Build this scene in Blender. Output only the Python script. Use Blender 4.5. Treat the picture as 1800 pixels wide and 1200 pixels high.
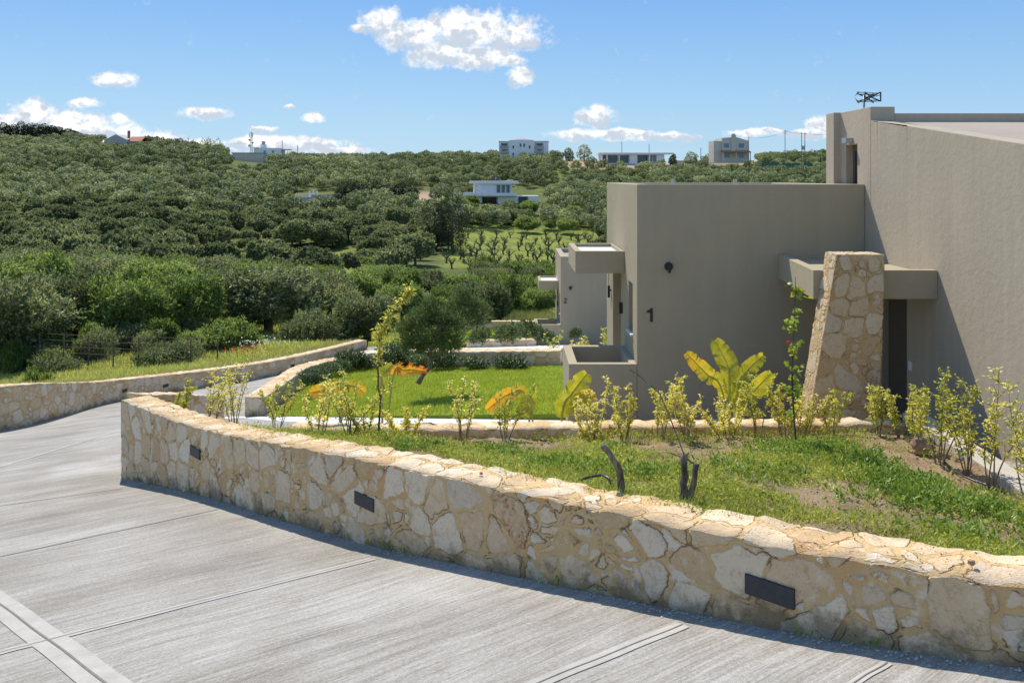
import bpy, bmesh, math, random
import numpy as np
from mathutils import Vector, Matrix
rnd = random.Random(7)
rng = np.random.default_rng(7)
R = math.radians
SC = bpy.context.scene
COL = SC.collection
for o in list(bpy.data.objects): bpy.data.objects.remove(o)

# ---------------------------------------------------------------- camera, sky, sun
cd = bpy.data.cameras.new('camera'); cam = bpy.data.objects.new('camera', cd); COL.objects.link(cam)
cam.location = (0, 0, 0); cam.rotation_euler = (R(90), 0, 0)
cd.sensor_width = 36; cd.lens = 30; cd.shift_y = -0.16; cd.clip_start = 0.1; cd.clip_end = 6000
SC.camera = cam
SC.render.resolution_x = 1024; SC.render.resolution_y = 682
SC.view_settings.view_transform = 'Standard'; SC.view_settings.look = 'None'
SC.view_settings.gamma = 1; SC.view_settings.exposure = EXPO = 0.27
SUN_DIR = Vector((-0.43, 1.0, 1.36)).normalized()          # towards the sun
el = math.asin(SUN_DIR.z); az = math.atan2(SUN_DIR.x, SUN_DIR.y)
sl = bpy.data.lights.new('sun', 'SUN'); sun = bpy.data.objects.new('sun', sl); COL.objects.link(sun)
sl.energy = 4.9; sl.angle = R(0.53); sl.color = (1.0, 0.93, 0.82)
sun.rotation_euler = SUN_DIR.to_track_quat('Z', 'Y').to_euler()

class NT:
    def __init__(s, tree): s.t = tree; s.n = tree.nodes; s.l = tree.links
    def new(s, typ, ins=None, **kw):
        n = s.n.new(typ)
        for k, v in kw.items(): setattr(n, k, v)
        for k, v in (ins or {}).items(): s.put(n.inputs[k], v)
        return n
    def put(s, sock, v):
        if isinstance(v, bpy.types.NodeSocket): s.l.new(v, sock)
        elif isinstance(v, bpy.types.Node): s.l.new(v.outputs[0], sock)
        else:
            if isinstance(v, tuple) and len(v) == 3 and sock.type == 'RGBA': v = (*v, 1)
            sock.default_value = v
    def m(s, op, a, b=0.0, c=0.0, clamp=False):
        n = s.n.new('ShaderNodeMath'); n.operation = op; n.use_clamp = clamp
        s.put(n.inputs[0], a); s.put(n.inputs[1], b); s.put(n.inputs[2], c); return n.outputs[0]
    def vm(s, op, a, b=(0, 0, 0)):
        n = s.n.new('ShaderNodeVectorMath'); n.operation = op
        s.put(n.inputs[0], a); s.put(n.inputs[1], b); return n.outputs[0]
    def noise(s, vec, scale, detail=4, rough=0.55, dist=0.0):
        n = s.new('ShaderNodeTexNoise', {'Vector': vec, 'Scale': scale, 'Detail': detail, 'Roughness': rough, 'Distortion': dist})
        return n.outputs['Fac']
    def noisec(s, vec, scale, detail=3):
        return s.new('ShaderNodeTexNoise', {'Vector': vec, 'Scale': scale, 'Detail': detail}).outputs['Color']
    def mix(s, f, a, b, mode='MIX'):
        n = s.n.new('ShaderNodeMix'); n.data_type = 'RGBA'; n.blend_type = mode
        s.put(n.inputs[0], f); s.put(n.inputs[6], a); s.put(n.inputs[7], b); return n.outputs[2]
    def step(s, v, a, b, lo=0.0, hi=1.0):
        n = s.n.new('ShaderNodeMapRange'); n.interpolation_type = 'SMOOTHSTEP'
        for i, x in enumerate((v, a, b, lo, hi)): s.put(n.inputs[i], x)
        return n.outputs[0]
    def map(s, vec, scale=(1, 1, 1), rot=(0, 0, 0), loc=(0, 0, 0)):
        return s.new('ShaderNodeMapping', {'Vector': vec, 'Location': loc, 'Rotation': rot, 'Scale': scale}).outputs[0]
    def ramp(s, f, stops):
        n = s.n.new('ShaderNodeValToRGB'); s.put(n.inputs[0], f); e = n.color_ramp.elements
        while len(e) < len(stops): e.new(0.5)
        for x, (p, c) in zip(e, stops): x.position = p; x.color = (*c, 1)
        return n.outputs[0]

# world: physical sky with a few clouds placed by direction
W = bpy.data.worlds.new('World'); SC.world = W; W.use_nodes = True
k = NT(W.node_tree); k.n.clear()
sky = k.new('ShaderNodeTexSky', sky_type='NISHITA', sun_disc=False, sun_elevation=el, sun_rotation=az,
            altitude=100, air_density=1.0, dust_density=0.3, ozone_density=2.0)
tc = k.new('ShaderNodeTexCoord').outputs['Generated']
sep = k.new('ShaderNodeSeparateXYZ', {'Vector': tc})
dx, dy, dz = sep.outputs
yy = k.m('MAXIMUM', dy, 0.02)
U = k.m('DIVIDE', dx, yy); V = k.m('DIVIDE', dz, yy)
uv = k.new('ShaderNodeCombineXYZ', {'X': U, 'Y': V, 'Z': 0.0}).outputs[0]
CL = [(850, 58, 92, 36), (905, 70, 58, 20), (800, 50, 45, 34), (668, 38, 36, 24), (722, 62, 55, 26), (632, 50, 20, 8), (765, 92, 52, 27), (840, 100, 60, 20),
      (912, 135, 22, 16), (900, 110, 20, 9), (202, 140, 40, 13), (150, 182, 30, 9), (62, 200, 44, 26), (118, 222, 70, 26), (190, 240, 80, 24), (210, 212, 22, 12),
      (15, 215, 44, 16), (10, 240, 90, 20), (262, 248, 55, 20), (340, 258, 70, 14), (455, 252, 55, 14), (530, 256, 85, 14), (605, 264, 45, 8),
      (356, 200, 48, 11), (462, 227, 24, 5), (550, 210, 20, 9), (510, 187, 11, 4),
      (1020, 237, 58, 10), (1100, 237, 70, 11), (1180, 240, 50, 8), (1050, 206, 36, 18), (1310, 233, 44, 8), (1442, 222, 24, 18), (1425, 236, 36, 10), (1360, 228, 22, 5)]
warp = k.noisec(uv, 28, 4)
uvw = k.vm('ADD', uv, k.vm('MULTIPLY', k.vm('SUBTRACT', warp, (0.5, 0.5, 0.5)), (0.022, 0.014, 0)))
sp2 = k.new('ShaderNodeSeparateXYZ', {'Vector': uvw})
fld = None; low = None
for (cx, cy, a, b) in CL:
    u0, v0, a, b = (cx - 900) / 1500, (312 - cy) / 1500, a / 1500, b / 1500
    p = k.m('MULTIPLY', k.m('SUBTRACT', sp2.outputs[0], u0), 1 / a); q = k.m('MULTIPLY', k.m('SUBTRACT', sp2.outputs[1], v0), 1 / b)
    d = k.m('SUBTRACT', 1.0, k.m('MULTIPLY_ADD', p, p, k.m('MULTIPLY', q, q)))
    fld = d if fld is None else k.m('SMOOTH_MAX', fld, d, 0.35)
    lq = k.m('MULTIPLY', q, k.step(d, -0.2, 0.4))            # height inside its own cloud
    low = lq if low is None else k.m('ADD', low, lq)
fld = k.m('MAXIMUM', fld, -1.2)
puff = k.noise(uv, 46, 7, 0.62)
fine = k.noise(uv, 150, 5, 0.6)
dens = k.m('ADD', fld, k.m('MULTIPLY', k.m('SUBTRACT', puff, 0.50), 4.2))
dens = k.m('ADD', dens, k.m('MULTIPLY', k.m('SUBTRACT', fine, 0.5), 1.7))
alpha = k.m('MULTIPLY', k.step(dens, -0.75, 0.85), k.step(dy, 0.05, 0.2))
shade = k.step(k.m('ADD', low, k.m('MULTIPLY', k.m('SUBTRACT', k.noise(k.vm('ADD', uv, (0.004, 0.009, 0)), 46, 5, 0.6), puff), 6.5)), -0.85, 0.75)
ccol = k.mix(shade, (3.9, 4.4, 5.1), (7.2, 7.1, 7.0))
hs = k.new('ShaderNodeHueSaturation', {'Hue': 0.497, 'Saturation': 1.12, 'Value': 1.0, 'Color': sky.outputs[0]})
hz = k.m('SUBTRACT', 1.0, k.step(dz, 0.0, 0.42))
grad = k.mix(k.m('POWER', hz, 1.6), (0.66, 2.15, 5.35), (2.4, 3.95, 5.45))
skc = k.mix(0.86, hs.outputs[0], grad)
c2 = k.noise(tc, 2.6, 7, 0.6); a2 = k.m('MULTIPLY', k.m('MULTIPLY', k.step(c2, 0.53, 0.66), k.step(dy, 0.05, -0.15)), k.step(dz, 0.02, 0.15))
skc = k.mix(a2, skc, k.mix(k.step(c2, 0.5, 0.75), (8.6, 8.4, 8.0), (6.0, 6.2, 6.5)))          # bright cumulus added behind the camera, out of view, to raise fill light
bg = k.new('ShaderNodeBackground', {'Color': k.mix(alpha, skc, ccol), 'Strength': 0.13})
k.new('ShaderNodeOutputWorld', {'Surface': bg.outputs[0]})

# ---------------------------------------------------------------- helpers
def at(x, y, Y):                                             # a sight line of the survey turned into a point Y metres ahead
    return Vector(((x - 900) / 1500 * Y, Y, (312 - y) / 1500 * Y))
def rbf(pts):                                                # smooth surface through surveyed points
    P = np.array([(p[0], p[1]) for p in pts], float); z = np.array([p[2] for p in pts], float); n = len(P)
    K = np.linalg.norm(P[:, None] - P[None], axis=2)
    A = np.zeros((n + 3, n + 3)); A[:n, :n] = K; A[:n, n] = 1; A[:n, n + 1:] = P; A[n, :n] = 1; A[n + 1:, :n] = P.T
    w = np.linalg.solve(A, np.r_[z, 0, 0, 0])
    def f(X, Y):
        X = np.asarray(X, float); Y = np.asarray(Y, float)
        r = w[n] + w[n + 1] * X + w[n + 2] * Y
        for i in range(n): r = r + w[i] * np.hypot(X - P[i, 0], Y - P[i, 1])
        return r
    return f
def tag(o, label=None, cat=None, group=None, kind=None):
    if label: o['label'] = label
    if cat: o['category'] = cat
    if group: o['group'] = group
    if kind: o['kind'] = kind
    return o
def empty(name, loc=(0, 0, 0), rz=0):
    o = bpy.data.objects.new(name, None); COL.objects.link(o); o.location = loc; o.rotation_euler = (0, 0, rz)
    o.empty_display_size = 0.2; return o
def link(name, me, parent=None, loc=None):
    o = bpy.data.objects.new(name, me); COL.objects.link(o)
    if parent: o.parent = parent
    if loc is not None: o.location = loc
    return o
def bmobj(name, bm, mat, parent=None, smooth=False, bevel=0, loc=None):
    me = bpy.data.meshes.new(name); bm.normal_update(); bm.to_mesh(me); bm.free()
    for mm in (mat if isinstance(mat, (list, tuple)) else [mat]): me.materials.append(mm)
    if smooth:
        me.polygons.foreach_set('use_smooth', [True] * len(me.polygons))
    o = link(name, me, parent, loc)
    if bevel:
        b = o.modifiers.new('bevel', 'BEVEL'); b.width = bevel; b.segments = 2; b.limit_method = 'ANGLE'; b.angle_limit = R(40)
    return o
def npmesh(name, V, F, mats, smooth=False, attrs=None, fmat=None):
    """V (n,3), F (m,4) or (m,3)"""
    V = np.asarray(V, np.float32).reshape(-1, 3); F = np.asarray(F, np.int32); kf = F.shape[1]
    me = bpy.data.meshes.new(name)
    me.vertices.add(len(V)); me.vertices.foreach_set('co', V.ravel())
    me.loops.add(F.size); me.loops.foreach_set('vertex_index', F.ravel())
    me.polygons.add(len(F)); me.polygons.foreach_set('loop_start', np.arange(len(F), dtype=np.int32) * kf)
    if fmat is not None: me.polygons.foreach_set('material_index', np.asarray(fmat, np.int32))
    me.polygons.foreach_set('use_smooth', np.full(len(F), smooth))
    for a, (dom, val) in (attrs or {}).items():
        at_ = me.attributes.new(a, 'FLOAT', dom); at_.data.foreach_set('value', np.asarray(val, np.float32))
    for m in (mats if isinstance(mats, (list, tuple)) else [mats]): me.materials.append(m)
    me.update(calc_edges=True); me.validate(); return me
def grid(nx, ny):
    i = np.arange(nx * ny).reshape(ny, nx)
    return np.stack([i[:-1, :-1], i[:-1, 1:], i[1:, 1:], i[1:, :-1]], -1).reshape(-1, 4)
def box(bm, a, b):
    x0, y0, z0 = a; x1, y1, z1 = b
    v = [bm.verts.new(p) for p in ((x0, y0, z0), (x1, y0, z0), (x1, y1, z0), (x0, y1, z0), (x0, y0, z1), (x1, y0, z1), (x1, y1, z1), (x0, y1, z1))]
    for f in ((3, 2, 1, 0), (4, 5, 6, 7), (0, 1, 5, 4), (1, 2, 6, 5), (2, 3, 7, 6), (3, 0, 4, 7)): bm.faces.new([v[i] for i in f])
def boxobj(name, mat, parent, *bs, bevel=0, label=None):
    bm = bmesh.new()
    for a, b in bs: box(bm, a, b)
    o = bmobj(name, bm, mat, parent, bevel=bevel)
    if label: o['label'] = label
    return o
def solid(name, mat, parent, add, sub=(), bevel=0):          # union of boxes minus boxes, outer faces only
    cs = [sorted({round(c[i][ax], 4) for c in list(add) + list(sub) for i in (0, 1)}) for ax in range(3)]
    n = [len(c) - 1 for c in cs]
    def inside(b, p): return all(b[0][q] < p[q] < b[1][q] for q in range(3))
    S = {}
    for i in range(n[0]):
        for j in range(n[1]):
            for q in range(n[2]):
                p = [(cs[0][i] + cs[0][i + 1]) / 2, (cs[1][j] + cs[1][j + 1]) / 2, (cs[2][q] + cs[2][q + 1]) / 2]
                if any(inside(b, p) for b in add) and not any(inside(b, p) for b in sub): S[i, j, q] = 1
    bm = bmesh.new(); vs = {}
    def v(i, j, q):
        if (i, j, q) not in vs: vs[i, j, q] = bm.verts.new((cs[0][i], cs[1][j], cs[2][q]))
        return vs[i, j, q]
    FD = {(-1, 0, 0): ((0, 0, 0), (0, 0, 1), (0, 1, 1), (0, 1, 0)), (1, 0, 0): ((1, 0, 0), (1, 1, 0), (1, 1, 1), (1, 0, 1)),
          (0, -1, 0): ((0, 0, 0), (1, 0, 0), (1, 0, 1), (0, 0, 1)), (0, 1, 0): ((0, 1, 0), (0, 1, 1), (1, 1, 1), (1, 1, 0)),
          (0, 0, -1): ((0, 0, 0), (0, 1, 0), (1, 1, 0), (1, 0, 0)), (0, 0, 1): ((0, 0, 1), (1, 0, 1), (1, 1, 1), (0, 1, 1))}
    for (i, j, q) in S:
        for d, c in FD.items():
            if (i + d[0], j + d[1], q + d[2]) not in S:
                try: bm.faces.new([v(i + a, j + b, q + e) for a, b, e in c])
                except ValueError: pass
    bmesh.ops.dissolve_limit(bm, angle_limit=R(1), verts=bm.verts, edges=bm.edges)
    return bmobj(name, bm, mat, parent, bevel=bevel)
def prism(bm, poly, z0, z1):                                 # vertical prism from a plan polygon
    a = [bm.verts.new((p[0], p[1], z0 if not callable(z0) else z0(*p))) for p in poly]
    b = [bm.verts.new((p[0], p[1], z1 if not callable(z1) else z1(*p))) for p in poly]
    n = len(poly); bm.faces.new(a[::-1]); bm.faces.new(b)
    for i in range(n): bm.faces.new([a[i], a[(i + 1) % n], b[(i + 1) % n], b[i]])
def xprism(bm, poly, x0, x1):                                # polygon in (Y, Z) extruded along X
    a = [bm.verts.new((x0, p[0], p[1])) for p in poly]; b = [bm.verts.new((x1, p[0], p[1])) for p in poly]
    n = len(poly); bm.faces.new(a); bm.faces.new(b[::-1])
    for i in range(n): bm.faces.new([a[(i + 1) % n], a[i], b[i], b[(i + 1) % n]])
class Tubes:
    def __init__(s): s.V = []; s.F = []; s.n = 0
    def add(s, pts, rad, k=6):
        pts = [Vector(p) for p in pts]; m = len(pts)
        if not hasattr(rad, '__len__'): rad = [rad] * m
        d0 = (pts[1] - pts[0]).normalized(); ref = Vector((0, 0, 1)) if abs(d0.z) < 0.9 else Vector((1, 0, 0))
        for i, p in enumerate(pts):
            d = (pts[min(i + 1, m - 1)] - pts[max(i - 1, 0)]).normalized()
            a = d.cross(ref).normalized(); b = d.cross(a).normalized()
            for j in range(k):
                t = 2 * math.pi * j / k; s.V.append(p + (a * math.cos(t) + b * math.sin(t)) * rad[i])
        for i in range(m - 1):
            for j in range(k):
                q = s.n + i * k; s.F.append((q + j, q + (j + 1) % k, q + k + (j + 1) % k, q + k + j))
        s.n += m * k
        tip = pts[-1]; c = s.n; s.V.append(tip); s.n += 1      # closing fans as thin quads
        q = c - k
        for j in range(0, k, 2): s.F.append((q + j, q + (j + 1) % k, q + (j + 2) % k, c))
    def mesh(s, name, mat, smooth=True): return npmesh(name, [tuple(v) for v in s.V], s.F, mat, smooth)
def wander(rd, p, d, L, n, curl=0.3, up=0.0):
    p = Vector(p); d = Vector(d).normalized(); out = [p.copy()]
    for i in range(n):
        d = (d + Vector((rd.gauss(0, curl), rd.gauss(0, curl), rd.gauss(0, curl) + up))).normalized(); p = p + d * (L / n); out.append(p.copy())
    return out
def unit(a): return a / np.maximum(np.linalg.norm(a, axis=-1, keepdims=True), 1e-9)
def leafV(P, D, L, Wd, g, droop=0.0):
    n = len(P); D = unit(D); s = unit(np.cross(D, g.normal(size=(n, 3)))); L = np.asarray(L).reshape(-1, 1) * np.ones((n, 1)); Wd = np.asarray(Wd).reshape(-1, 1) * np.ones((n, 1))
    nn = np.cross(D, s); mid = P + D * L * 0.5 + nn * Wd * 0.15; tip = P + D * L; tip[:, 2] -= droop * L[:, 0]
    return np.stack([P, mid + s * Wd / 2, tip, mid - s * Wd / 2], 1)
def leafmesh(name, V4, mat, g, v=None):
    n = len(V4)
    return npmesh(name, V4.reshape(-1, 3), np.arange(4 * n).reshape(-1, 4), mat, False, {'v': ('FACE', g.random(n) if v is None else v)})

# ---------------------------------------------------------------- materials
def newmat(name):
    m = bpy.data.materials.new(name); m.use_nodes = True; q = NT(m.node_tree); q.n.clear(); return m, q
def out(q, sh, disp=None):
    o = q.new('ShaderNodeOutputMaterial', {'Surface': sh})
    if disp is not None: q.put(o.inputs['Displacement'], disp)
def pbsdf(q, col, rough=0.8, spec=0.3, normal=None, **kw):
    i = {'Base Color': col, 'Roughness': rough, 'Specular IOR Level': spec}
    if normal is not None: i['Normal'] = normal
    i.update(kw); return q.new('ShaderNodeBsdfPrincipled', i).outputs[0]
def bump(q, h, dist=0.01, st=1.0): return q.new('ShaderNodeBump', {'Height': h, 'Distance': dist, 'Strength': st}).outputs[0]
def pos(q): return q.new('ShaderNodeNewGeometry').outputs['Position']
def plain(name, col, rough=0.6, spec=0.4, metal=0, var=0.12, bs=30):
    m, q = newmat(name); p = q.new('ShaderNodeTexCoord').outputs['Object']; n = q.noise(p, bs, 4)
    c = q.mix(q.step(n, 0.3, 0.7), tuple(x * (1 - var) for x in col), tuple(min(1, x * (1 + var)) for x in col))
    out(q, pbsdf(q, c, rough, spec, bump(q, n, 0.002), Metallic=metal)); return m
def foliage(name, a, b, c, trans=0.3, rough=0.55, spec=0.3, clump=1.6, clumpamt=0.35):
    m, q = newmat(name); v = q.new('ShaderNodeAttribute', attribute_name='v').outputs['Fac']
    oi = q.new('ShaderNodeObjectInfo').outputs['Random']
    n = q.noise(pos(q), clump, 2); f = q.m('ADD', q.m('MULTIPLY', v, 0.7), q.m('MULTIPLY', q.m('SUBTRACT', n, 0.35), 0.9), clamp=True)
    f = q.m('ADD', f, q.m('MULTIPLY', q.m('SUBTRACT', oi, 0.5), clumpamt), clamp=True)
    col = q.ramp(f, [(0.05, a), (0.5, b), (0.95, c)])
    s = pbsdf(q, col, rough, spec); t = q.new('ShaderNodeBsdfTranslucent', {'Color': q.mix(0.5, col, q.vm('MULTIPLY', col, (1.6, 1.5, 0.6)))})
    out(q, q.new('ShaderNodeMixShader', {0: trans, 1: s, 2: t.outputs[0]}).outputs[0]); return m

def stucco(name, col, streak=0.06):
    m, q = newmat(name); p = pos(q)
    big = q.noise(p, 0.9, 3); st = q.noise(q.map(p, (7, 7, 0.7)), 1.0, 5, 0.6); fn = q.noise(p, 90, 3, 0.6); md = q.noise(p, 14, 4)
    v = q.m('ADD', q.m('MULTIPLY', q.m('SUBTRACT', big, 0.5), 0.22), q.m('MULTIPLY', q.m('SUBTRACT', st, 0.5), streak * 6))
    v = q.m('ADD', v, q.m('MULTIPLY', q.m('SUBTRACT', fn, 0.5), 0.18)); v = q.m('ADD', v, 1.0)
    c = q.vm('MULTIPLY', q.new('ShaderNodeRGB').outputs[0], q.new('ShaderNodeCombineXYZ', {0: v, 1: v, 2: v}).outputs[0])
    q.n['RGB'].outputs[0].default_value = (*col, 1)
    h = q.m('ADD', q.m('MULTIPLY', fn, 0.5), q.m('MULTIPLY', md, 1.2))
    out(q, pbsdf(q, c, 0.9, 0.15, bump(q, h, 0.006, 0.7))); return m
def masonry(name, sc=(2.9, 3.7), disp=0.022, light=1.0, rustp=0.95):
    m, q = newmat(name); p = pos(q)
    at_ = lambda n_: q.new('ShaderNodeAttribute', attribute_name=n_).outputs['Fac']
    uv = q.new('ShaderNodeCombineXYZ', {0: at_('su'), 1: at_('sv'), 2: 0.0}).outputs[0]
    w = q.vm('MULTIPLY', q.vm('SUBTRACT', q.noisec(uv, 2.6, 2), (0.5, 0.5, 0.5)), (0.13, 0.13, 0)); w2 = q.vm('MULTIPLY', q.vm('SUBTRACT', q.noisec(uv, 19, 4), (0.5, 0.5, 0.5)), (0.045, 0.045, 0))
    pw = q.map(q.vm('ADD', q.vm('ADD', uv, w), w2), (sc[0], sc[1], 1))
    def vo(feat, k_):
        n = q.new('ShaderNodeTexVoronoi', {'Vector': pw, 'Scale': k_, 'Randomness': 0.88}, feature=feat, distance='MINKOWSKI', voronoi_dimensions='2D'); n.inputs['Exponent'].default_value = 2.6; return n
    f1 = vo('F1', 1.0); f2 = vo('F2', 1.0); g1 = vo('F1', 2.1); g2 = vo('F2', 2.1)
    e1 = q.m('MULTIPLY', q.m('SUBTRACT', f2.outputs['Distance'], f1.outputs['Distance']), 0.16); e2 = q.m('MULTIPLY', q.m('SUBTRACT', g2.outputs['Distance'], g1.outputs['Distance']), 0.076)
    rr = q.new('ShaderNodeSeparateXYZ', {'Vector': f1.outputs['Color']}); small = q.m('GREATER_THAN', rr.outputs[0], 0.74)
    e = q.m('MINIMUM', e1, q.m('ADD', e2, q.m('SUBTRACT', 1.0, small)))
    idc = q.mix(small, f1.outputs['Color'], g1.outputs['Color']); ids = q.new('ShaderNodeSeparateXYZ', {'Vector': idc})
    n1 = q.noise(p, 6, 5, 0.6); n2 = q.noise(p, 42, 5, 0.7); n3 = q.noise(p, 1.9, 3); n4 = q.noise(p, 15, 5, 0.65)
    mw = q.m('ADD', q.m('MULTIPLY', q.m('SUBTRACT', n1, 0.36), 0.085), 0.004)
    st = q.step(q.m('SUBTRACT', e, mw), -0.004, 0.007)
    stone = q.ramp(ids.outputs[1], [(0.0, (0.54, 0.36, 0.18)), (0.2, (0.64, 0.47, 0.28)), (0.42, (0.69, 0.54, 0.35)), (0.62, (0.73, 0.60, 0.42)), (0.8, (0.58, 0.47, 0.33)), (0.92, (0.62, 0.43, 0.24)), (1.0, (0.75, 0.65, 0.48))])
    stone = q.mix(q.step(n4, 0.52, 0.74, 0, .6), stone, (0.75, 0.62, 0.44)); stone = q.mix(q.step(n4, 0.48, 0.30, 0, 0.6), stone, (0.47, 0.31, 0.15))
    vein = q.step(q.m('ABSOLUTE', q.m('SUBTRACT', q.noise(p, 4.3, 6, 0.7), 0.5)), 0.012, 0.0); stone = q.mix(q.m('MULTIPLY', vein, 0.45), stone, (0.28, 0.18, 0.10))
    rust = q.m('MULTIPLY', q.m('MULTIPLY', q.m('GREATER_THAN', ids.outputs[2], rustp), q.m('MAXIMUM', small, q.m('GREATER_THAN', ids.outputs[0], 0.6))), q.m('MULTIPLY', q.step(n2, 0.40, 0.60), q.step(n1, 0.40, 0.56))); stone = q.mix(q.m('MULTIPLY', rust, 0.85), stone, (0.27, 0.10, 0.03))
    mort = q.mix(n2, (0.50, 0.32, 0.13), (0.68, 0.49, 0.25)); mort = q.mix(q.step(n3, 0.52, 0.70, 0, 0.55), mort, (0.56, 0.30, 0.12)); mort = q.mix(q.step(n1, 0.56, 0.66, 0, 0.75), mort, (0.70, 0.62, 0.50))
    col = q.mix(st, mort, stone)
    ed = q.m('ABSOLUTE', q.m('SUBTRACT', q.m('SUBTRACT', e, mw), -0.001)); crack = q.m('MULTIPLY', q.step(ed, 0.0045, 0.0008), q.step(q.noise(p, 5.1, 3), 0.50, 0.58)); col = q.mix(q.m('MULTIPLY', crack, 0.5), col, (0.12, 0.085, 0.055))
    pit = q.step(q.noise(p, 110, 2), 0.66, 0.75); col = q.mix(q.m('MULTIPLY', pit, 0.4), col, (0.25, 0.17, 0.09))
    hh = at_('h'); dirt = q.step(q.m('ADD', hh, q.m('MULTIPLY', q.m('SUBTRACT', q.noise(p, 3.7, 5, 0.7), 0.5), 0.75)), 0.14, -0.02); col = q.mix(q.m('MULTIPLY', dirt, 0.7), col, (0.16, 0.115, 0.06))
    col = q.vm('MULTIPLY', col, (light, light, light))
    H = q.m('ADD', q.m('MULTIPLY', st, 0.40), q.m('ADD', q.m('MULTIPLY', n4, 0.45), q.m('MULTIPLY', n1, 0.25)))
    H = q.m('ADD', H, q.m('MULTIPLY', q.m('SUBTRACT', ids.outputs[0], 0.5), q.m('MULTIPLY', st, 0.45))); H = q.m('SUBTRACT', H, q.m('MULTIPLY', crack, 0.45))
    d = q.new('ShaderNodeDisplacement', {'Height': H, 'Midlevel': 0.75, 'Scale': disp})
    out(q, pbsdf(q, col, 0.92, 0.15, bump(q, q.noise(p, 60, 5, 0.7), 0.009, 1.0)), d.outputs[0])
    try: m.displacement_method = 'BOTH'
    except Exception: m.cycles.displacement_method = 'BOTH'
    return m
def concrete_drive():
    m, q = newmat('broomed_concrete'); p = pos(q)
    an = math.atan2(0.62, 0.785)
    pr = q.new('ShaderNodeVectorRotate', {'Vector': p, 'Angle': -an}, rotation_type='Z_AXIS').outputs[0]
    wv = q.vm('ADD', pr, q.vm('MULTIPLY', q.vm('SUBTRACT', q.noisec(pr, 0.5, 2), (0.5, 0.5, 0.5)), (0, 0.35, 0)))
    s1 = q.noise(q.map(wv, (1.8, 60, 1)), 1, 5, 0.75); s2 = q.noise(q.map(wv, (0.9, 15.0, 1)), 1, 5, 0.7); s3 = q.noise(q.map(wv, (0.35, 2.4, 1)), 1, 5, 0.65)
    gr = q.m('ADD', q.m('MULTIPLY', q.noise(p, 150, 3, 0.7), .5), q.m('MULTIPLY', q.noise(p, 48, 4, 0.75), .5)); bl = q.noise(p, 0.7, 4)
    v = q.m('ADD', q.m('MULTIPLY', q.m('SUBTRACT', s1, 0.5), 1.1), q.m('MULTIPLY', q.m('SUBTRACT', s2, 0.5), 0.5))
    v = q.m('ADD', v, q.m('ADD', q.m('MULTIPLY', q.m('SUBTRACT', s3, 0.5), 0.55), q.m('MULTIPLY', q.m('SUBTRACT', gr, 0.5), 1.7)))
    v = q.m('ADD', v, q.m('MULTIPLY', q.m('SUBTRACT', bl, 0.5), 0.9)); v = q.m('ADD', v, 0.5)
    col = q.ramp(v, [(0.05, (0.13, 0.112, 0.086)), (0.42, (0.265, 0.24, 0.20)), (0.62, (0.35, 0.325, 0.283)), (0.95, (0.51, 0.485, 0.44))])
    stain = q.step(q.noise(q.map(wv, (0.5, 1.6, 1)), 0.8, 4), 0.62, 0.74, 0, 0.3); col = q.mix(stain, col, (0.36, 0.31, 0.22))
    h = q.m('ADD', s1, q.m('MULTIPLY', gr, 0.45))
    out(q, pbsdf(q, col, 0.85, 0.25, bump(q, h, 0.008, 0.9))); return m
def soil_mat():
    m, q = newmat('dry_soil'); p = pos(q); n = q.noise(p, 2.2, 6, 0.65); f = q.noise(p, 40, 5, 0.7)
    c = q.ramp(n, [(0.3, (0.30, 0.19, 0.105)), (0.5, (0.42, 0.29, 0.175)), (0.68, (0.36, 0.20, 0.10)), (0.8, (0.46, 0.34, 0.22))]); c = q.mix(q.step(f, 0.4, 0.7, 0, 0.45), c, (0.50, 0.41, 0.30))
    c = q.mix(q.step(q.noise(p, 1.3, 4), 0.42, 0.6, 0, 0.55), c, (0.16, 0.17, 0.06))
    out(q, pbsdf(q, c, 0.95, 0.1, bump(q, q.m('ADD', n, f), 0.05, 0.9))); return m
def terrain_mat():
    m, q = newmat('field_ground'); p = pos(q); s = q.new('ShaderNodeAttribute', attribute_name='soil').outputs['Fac']; mead = q.new('ShaderNodeAttribute', attribute_name='meadow').outputs['Fac']
    n = q.noise(p, 0.12, 6, 0.65); f = q.noise(p, 1.3, 5, 0.7)
    g = q.ramp(q.m('ADD', q.m('MULTIPLY', n, 0.6), q.m('MULTIPLY', f, 0.4)), [(0.3, (0.045, 0.062, 0.018)), (0.48, (0.085, 0.105, 0.028)), (0.6, (0.15, 0.16, 0.05)), (0.72, (0.25, 0.18, 0.10))])
    md = q.ramp(f, [(0.3, (0.07, 0.095, 0.02)), (0.45, (0.15, 0.18, 0.03)), (0.6, (0.27, 0.30, 0.05)), (0.78, (0.34, 0.28, 0.11))])
    so = q.ramp(f, [(0.3, (0.27, 0.15, 0.085)), (0.6, (0.46, 0.33, 0.22)), (0.8, (0.5, 0.4, 0.29))])
    c = q.mix(q.m('MULTIPLY', mead, q.step(n, 0.25, 0.5)), g, md); c = q.mix(s, c, so)
    out(q, pbsdf(q, c, 0.95, 0.1, bump(q, f, 0.3, 0.6))); return m
def grass_ground(name, a, b):
    m, q = newmat(name); p = pos(q); f = q.noise(p, 25, 5, 0.7); n = q.noise(p, 1.2, 4)
    out(q, pbsdf(q, q.mix(q.step(q.m('ADD', q.m('MULTIPLY', f, 0.5), q.m('MULTIPLY', n, 0.5)), 0.35, 0.65), a, b), 0.9, 0.15, bump(q, f, 0.03, 0.8))); return m
def glass_mat(name, col=(0.03, 0.04, 0.05)):
    m, q = newmat(name); n = q.noise(pos(q), 1.5, 2)
    out(q, pbsdf(q, col, 0.06, 0.8, bump(q, n, 0.003))); return m
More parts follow.
